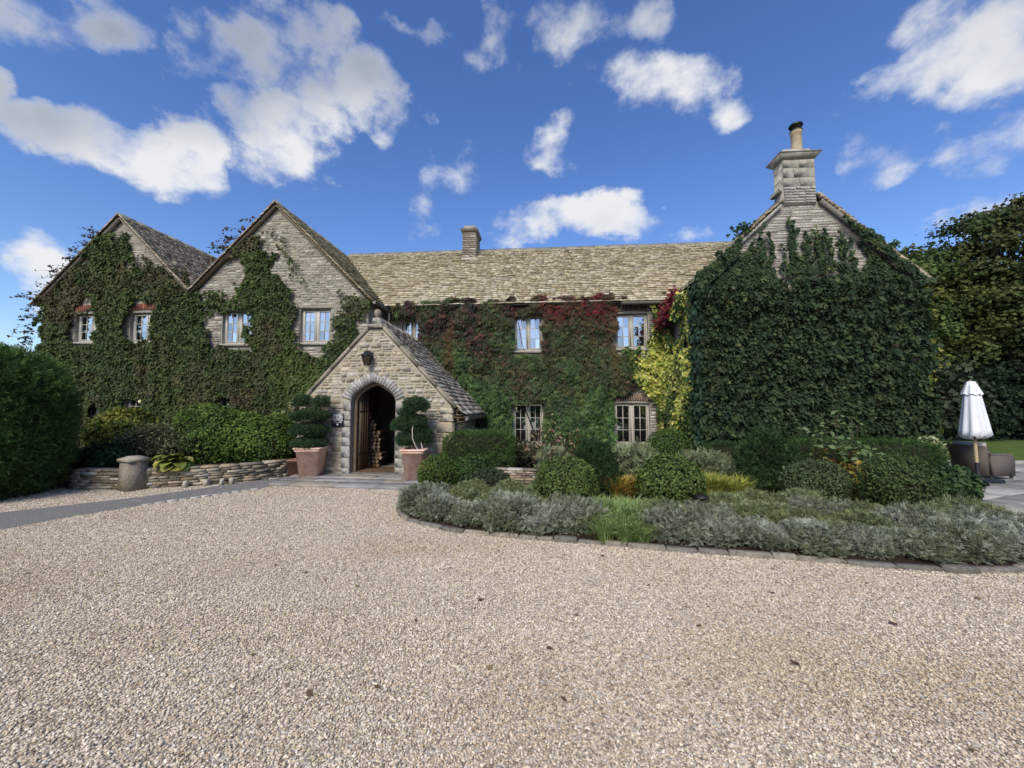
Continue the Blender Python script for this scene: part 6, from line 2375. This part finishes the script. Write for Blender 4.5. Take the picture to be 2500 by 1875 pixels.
def armchair(label, loc, rz):
    t = thing('rattan_armchair', label, 'armchair', loc, rz, 'rattan armchairs on the terrace')
    t.scale = (.86, .86, .9)
    b = MB()   # back shell, leaning, slightly flared
    b.hexa([(-.34, -.34, .10), (.34, -.34, .10), (.34, -.26, .10), (-.34, -.26, .10), (-.40, -.48, .82), (.40, -.48, .82), (.40, -.41, .82), (-.40, -.41, .82)])
    b.build('backrest', M_RATTAN, t)
    for s in (-1, 1):
        x0, x1 = (s * .34, s * .43) if s > 0 else (-.43, -.34)
        MB().hexa([(x0, -.30, .10), (x1, -.30, .10), (x1, .34, .10), (x0, .34, .10), (x0, -.36, .60), (x1, -.36, .60), (x1, .36, .57), (x0, .36, .57)]).build('arm', M_RATTAN, t)
        MB().tube([(s * .385, -.38, .61), (s * .385, .1, .605), (s * .385, .34, .575), (s * .385, .37, .50)], .042, 8).build('arm_roll', M_RATTAN, t, True)
        for y in (-.28, .30):
            MB().bevbox((s * .37 - .025, y - .025, 0), (s * .37 + .025, y + .025, .10), .004).build('leg', M_IRON, t)
    MB().bevbox((-.34, -.26, .10), (.34, .34, .34), .01).build('seat', M_RATTAN, t)
    MB().bevbox((-.32, -.24, .342), (.32, .34, .45), .04).build('seat_cushion', M_CUSHION, t)
    MB().hexa([(-.31, -.28, .455), (.31, -.28, .455), (.31, -.17, .455), (-.31, -.17, .455), (-.31, -.43, .90), (.31, -.43, .90), (.31, -.31, .90), (-.31, -.31, .90)]).build('back_cushion', M_CUSHION, t)
    return t


armchair('rattan armchair with its back to the drive behind the parasol pole', (9.98, 9.72, .035), R(-78))
armchair('rattan armchair half hidden by the hedge end, left of the parasol', (9.70, 10.75, .035), R(-138))

# ================================================================== TREES
def tree(name, label, base, h, cr, cz, nc, nl, ls, cols, seed, tr=.22, lean=(0, 0), crad=(.55, 1.0), tips=None, group='trees beyond the lawn', flat=.6, tpl=T_DIAMOND):
    rng = np.random.default_rng(seed)
    rg = random.Random(seed)
    t = thing(name, label, 'tree', base, 0, group)
    D = unit(rng.normal(size=(nc, 3)))
    rr = rng.uniform(.25, 1, nc) ** .45
    cc = np.array((lean[0], lean[1], cz)) + D * rr[:, None] * np.array(cr)
    cc[:, 2] = np.maximum(cc[:, 2], .5)
    rad = rng.uniform(crad[0], crad[1], nc)
    k = np.repeat(np.arange(nc), nl)
    off = rng.normal(size=(len(k), 3)) * .5
    off[:, 2] *= flat
    P = cc[k] + off * rad[k][:, None]
    tint = rng.uniform(.65, 1.3, nc)
    C = pick(rng, cols, len(k)) * tint[k][:, None]
    if tips is not None:
        w = ((rng.random(nc) < .3) & (cc[:, 2] > cz * .75))[k][:, None] * .7
        C = C * (1 - w) + w * pick(rng, tips, len(k))
    N = unit(off + np.array((0, 0, .8)))
    ok = P[:, 2] > .1
    leaf_mesh('crown', P[ok], N[ok], ls * rng.uniform(.6, 1.3, ok.sum()), np.clip(C[ok], .004, .9), tpl, rng, t, M_LEAFDULL, .55, .3)
    b = MB()
    top = Vector((lean[0] * .8, lean[1] * .8, cz + cr[2] * .5))
    pts = [Vector((0, 0, -.1)).lerp(top, i / 6) + Vector((rg.uniform(-.12, .12), rg.uniform(-.12, .12), 0)) * (i > 0) for i in range(7)]
    b.tube(pts, [tr * (1 - .8 * i / 6) for i in range(7)], 8)
    b.build('trunk', M_BARK, t)
    b = MB()
    for i in range(min(nc, 46)):
        e = Vector(cc[i])
        f = min(.95, max(.15, (e.z * .62) / max(top.z, .1)))
        s = Vector((0, 0, 0)).lerp(top, f)
        mid = s.lerp(e, .5) + Vector((0, 0, -.15))
        b.tube([s, mid, e], [tr * .3, tr * .18, .015], 5, cap=False)
    o = b.build('limb', M_BARK, t)
    o['kind'] = 'stuff'
    return t


DK = [(.038, .056, .022), (.052, .074, .027), (.027, .042, .017)]
MG = [(.045, .068, .022), (.062, .088, .027), (.033, .052, .018)]
tree('deciduous_tree', 'yellowing tree just right of the ivy gable', (18.6, 23.5, 0), 10.5, (3.6, 3, 4.4), 6.2, 150, 230, .19, MG, 801, .24, tips=[(.13, .12, .028), (.10, .105, .026)])
tree('deciduous_tree', 'mid green tree behind the parasol', (22.6, 24.5, 0), 11, (3.8, 3, 4.6), 6.6, 150, 230, .19, MG, 802, .26, tips=[(.075, .085, .025)])
tree('deciduous_tree', 'tallest dark tree rising at the right edge', (27.3, 24.0, 0), 14, (4.6, 3.6, 5.6), 8.2, 185, 240, .20, DK, 803, .32, tips=[(.07, .07, .026)])
tree('deciduous_tree', 'dark tree at the far right beyond the frame edge', (33, 25, 0), 14, (4.6, 3.6, 5.6), 8.0, 90, 180, .25, DK, 804, .3)
tree('deciduous_tree', 'pale yellow tree peeping past the corner of the gable', (15.4, 19.5, 0), 7.5, (2.0, 1.8, 3.0), 4.6, 60, 220, .17, [(.075, .085, .018), (.055, .07, .018), (.12, .12, .026)], 805, .14)
tree('evergreen_shrub', 'grey green bushy evergreen between gable and parasol', (16.4, 18.5, 0), 5, (1.6, 1.5, 1.9), 1.9, 46, 130, .20, [(.032, .044, .026), (.042, .055, .032)], 806, .1)
for i, (x, y, lb) in enumerate(((17.8, 21.8, 'dark evergreen screen bush left of the parasol'), (21.6, 22.4, 'dark evergreen screen bush directly behind the parasol'), (25.3, 22.6, 'dark evergreen screen bush right of the parasol'), (29.5, 23, 'dark evergreen screen bush at the far right'))):
    tree('evergreen_bush', lb, (x, y, 0), 4, (2.4, 1.5, 2.1), 1.9, 85, 200, .18, [(.014, .028, .014), (.020, .036, .017), (.011, .020, .011)], 820 + i, .1, group='evergreen screen behind the lawn')
# wood behind the camera, mirrored dark in the lower windows
rngw = np.random.default_rng(88)
nb = 13000
xx = rngw.uniform(-60, 60, nb)
topz = 7.0 + 1.6 * snoise(xx[:, None], .35, 5) + 1.0 * snoise(xx[:, None], 1.1, 6)
zz = topz * rngw.random(nb) ** .6
yy = -26 - 3 * rngw.random(nb) + 1.2 * snoise(np.column_stack((xx, zz)), .8, 7)
wd = leaf_mesh('wood', np.column_stack((xx, yy, zz)), np.tile((0, 1, .4), (nb, 1)), 1.0 * rngw.uniform(.6, 1.3, nb), pick(rngw, MG + DK, nb), T_OVAL, rngw, None, M_LEAFDULL, .5, .4)
tag(wd, 'belt of trees across the drive facing the house', 'wood', kind='stuff')

# ================================================================== FALLEN LEAVES
rgf = random.Random(21)
fm = []
for k in range(4):
    V = [(0, -.5, .05), (-.32, -.1, .14), (-.2, .3, .10), (0, .55, .16), (.22, .28, .02), (.3, -.12, .10), (0, 0, 0)]
    V = [(x * rgf.uniform(.85, 1.15), y * rgf.uniform(.85, 1.15), z * rgf.uniform(.6, 1.5)) for x, y, z in V]
    m_ = MB().add(V, [(6, i, (i + 1) % 6) for i in range(6)], rgf.choice([(.15, .095, .055), (.20, .13, .07), (.11, .07, .045), (.24, .165, .075)]))
    o = m_.build('fallen_leaf', M_LEAFDULL)
    fm.append(o.data)
    bpy.data.objects.remove(o)
SP = [(-2.69, 3.86), (-2.3, 3.6), (-2.0, 3.45), (-1.6, 3.4), (-.6, 3.25), (-.98, 3.0), (-1.85, 2.5), (-3.3, 3.25), (-3.8, 3.3), (-1.0, 3.95), (.35, 3.1), (.9, 3.7), (1.9, 3.6), (1.6, 2.6), (2.6, 3.2), (-.4, 2.35), (.1, 2.15), (1.95, 2.0), (-.9, 2.15), (2.8, 2.5), (-2.6, 4.8), (-3.4, 5.2), (-4.2, 5.6), (-3.0, 6.3), (-.6, 4.3), (.7, 4.35), (.2, 4.4), (1.3, 4.25), (-4.9, 6.6), (-4.1, 4.2), (-4.8, 4.4), (-1.5, 4.6), (2.2, 4.1), (3.0, 3.9), (-3.5, 7.2), (-2.9, 8.9), (-4.4, 8.2), (-5.0, 3.4), (.1, 2.6), (1.1, 3.0), (-1.4, 2.1), (3.6, 3.7), (-7.4, 7.0), (-7.9, 6.3)]
for (x, y) in SP:
    o = link('fallen_leaf', rgf.choice(fm))
    s = rgf.uniform(.032, .06)
    o.scale = (s, s, s)
    o.location = (x + rgf.uniform(-.1, .1), y + rgf.uniform(-.1, .1), .012 if y < 7.4 or x < -6 else .06)
    o.rotation_euler = (rgf.uniform(-.2, .2), rgf.uniform(-.2, .2), rgf.uniform(0, 6.28))
    tag(o, 'brown autumn leaves lying scattered on the gravel forecourt', 'leaf', 'fallen leaves on the gravel')

pebbles()
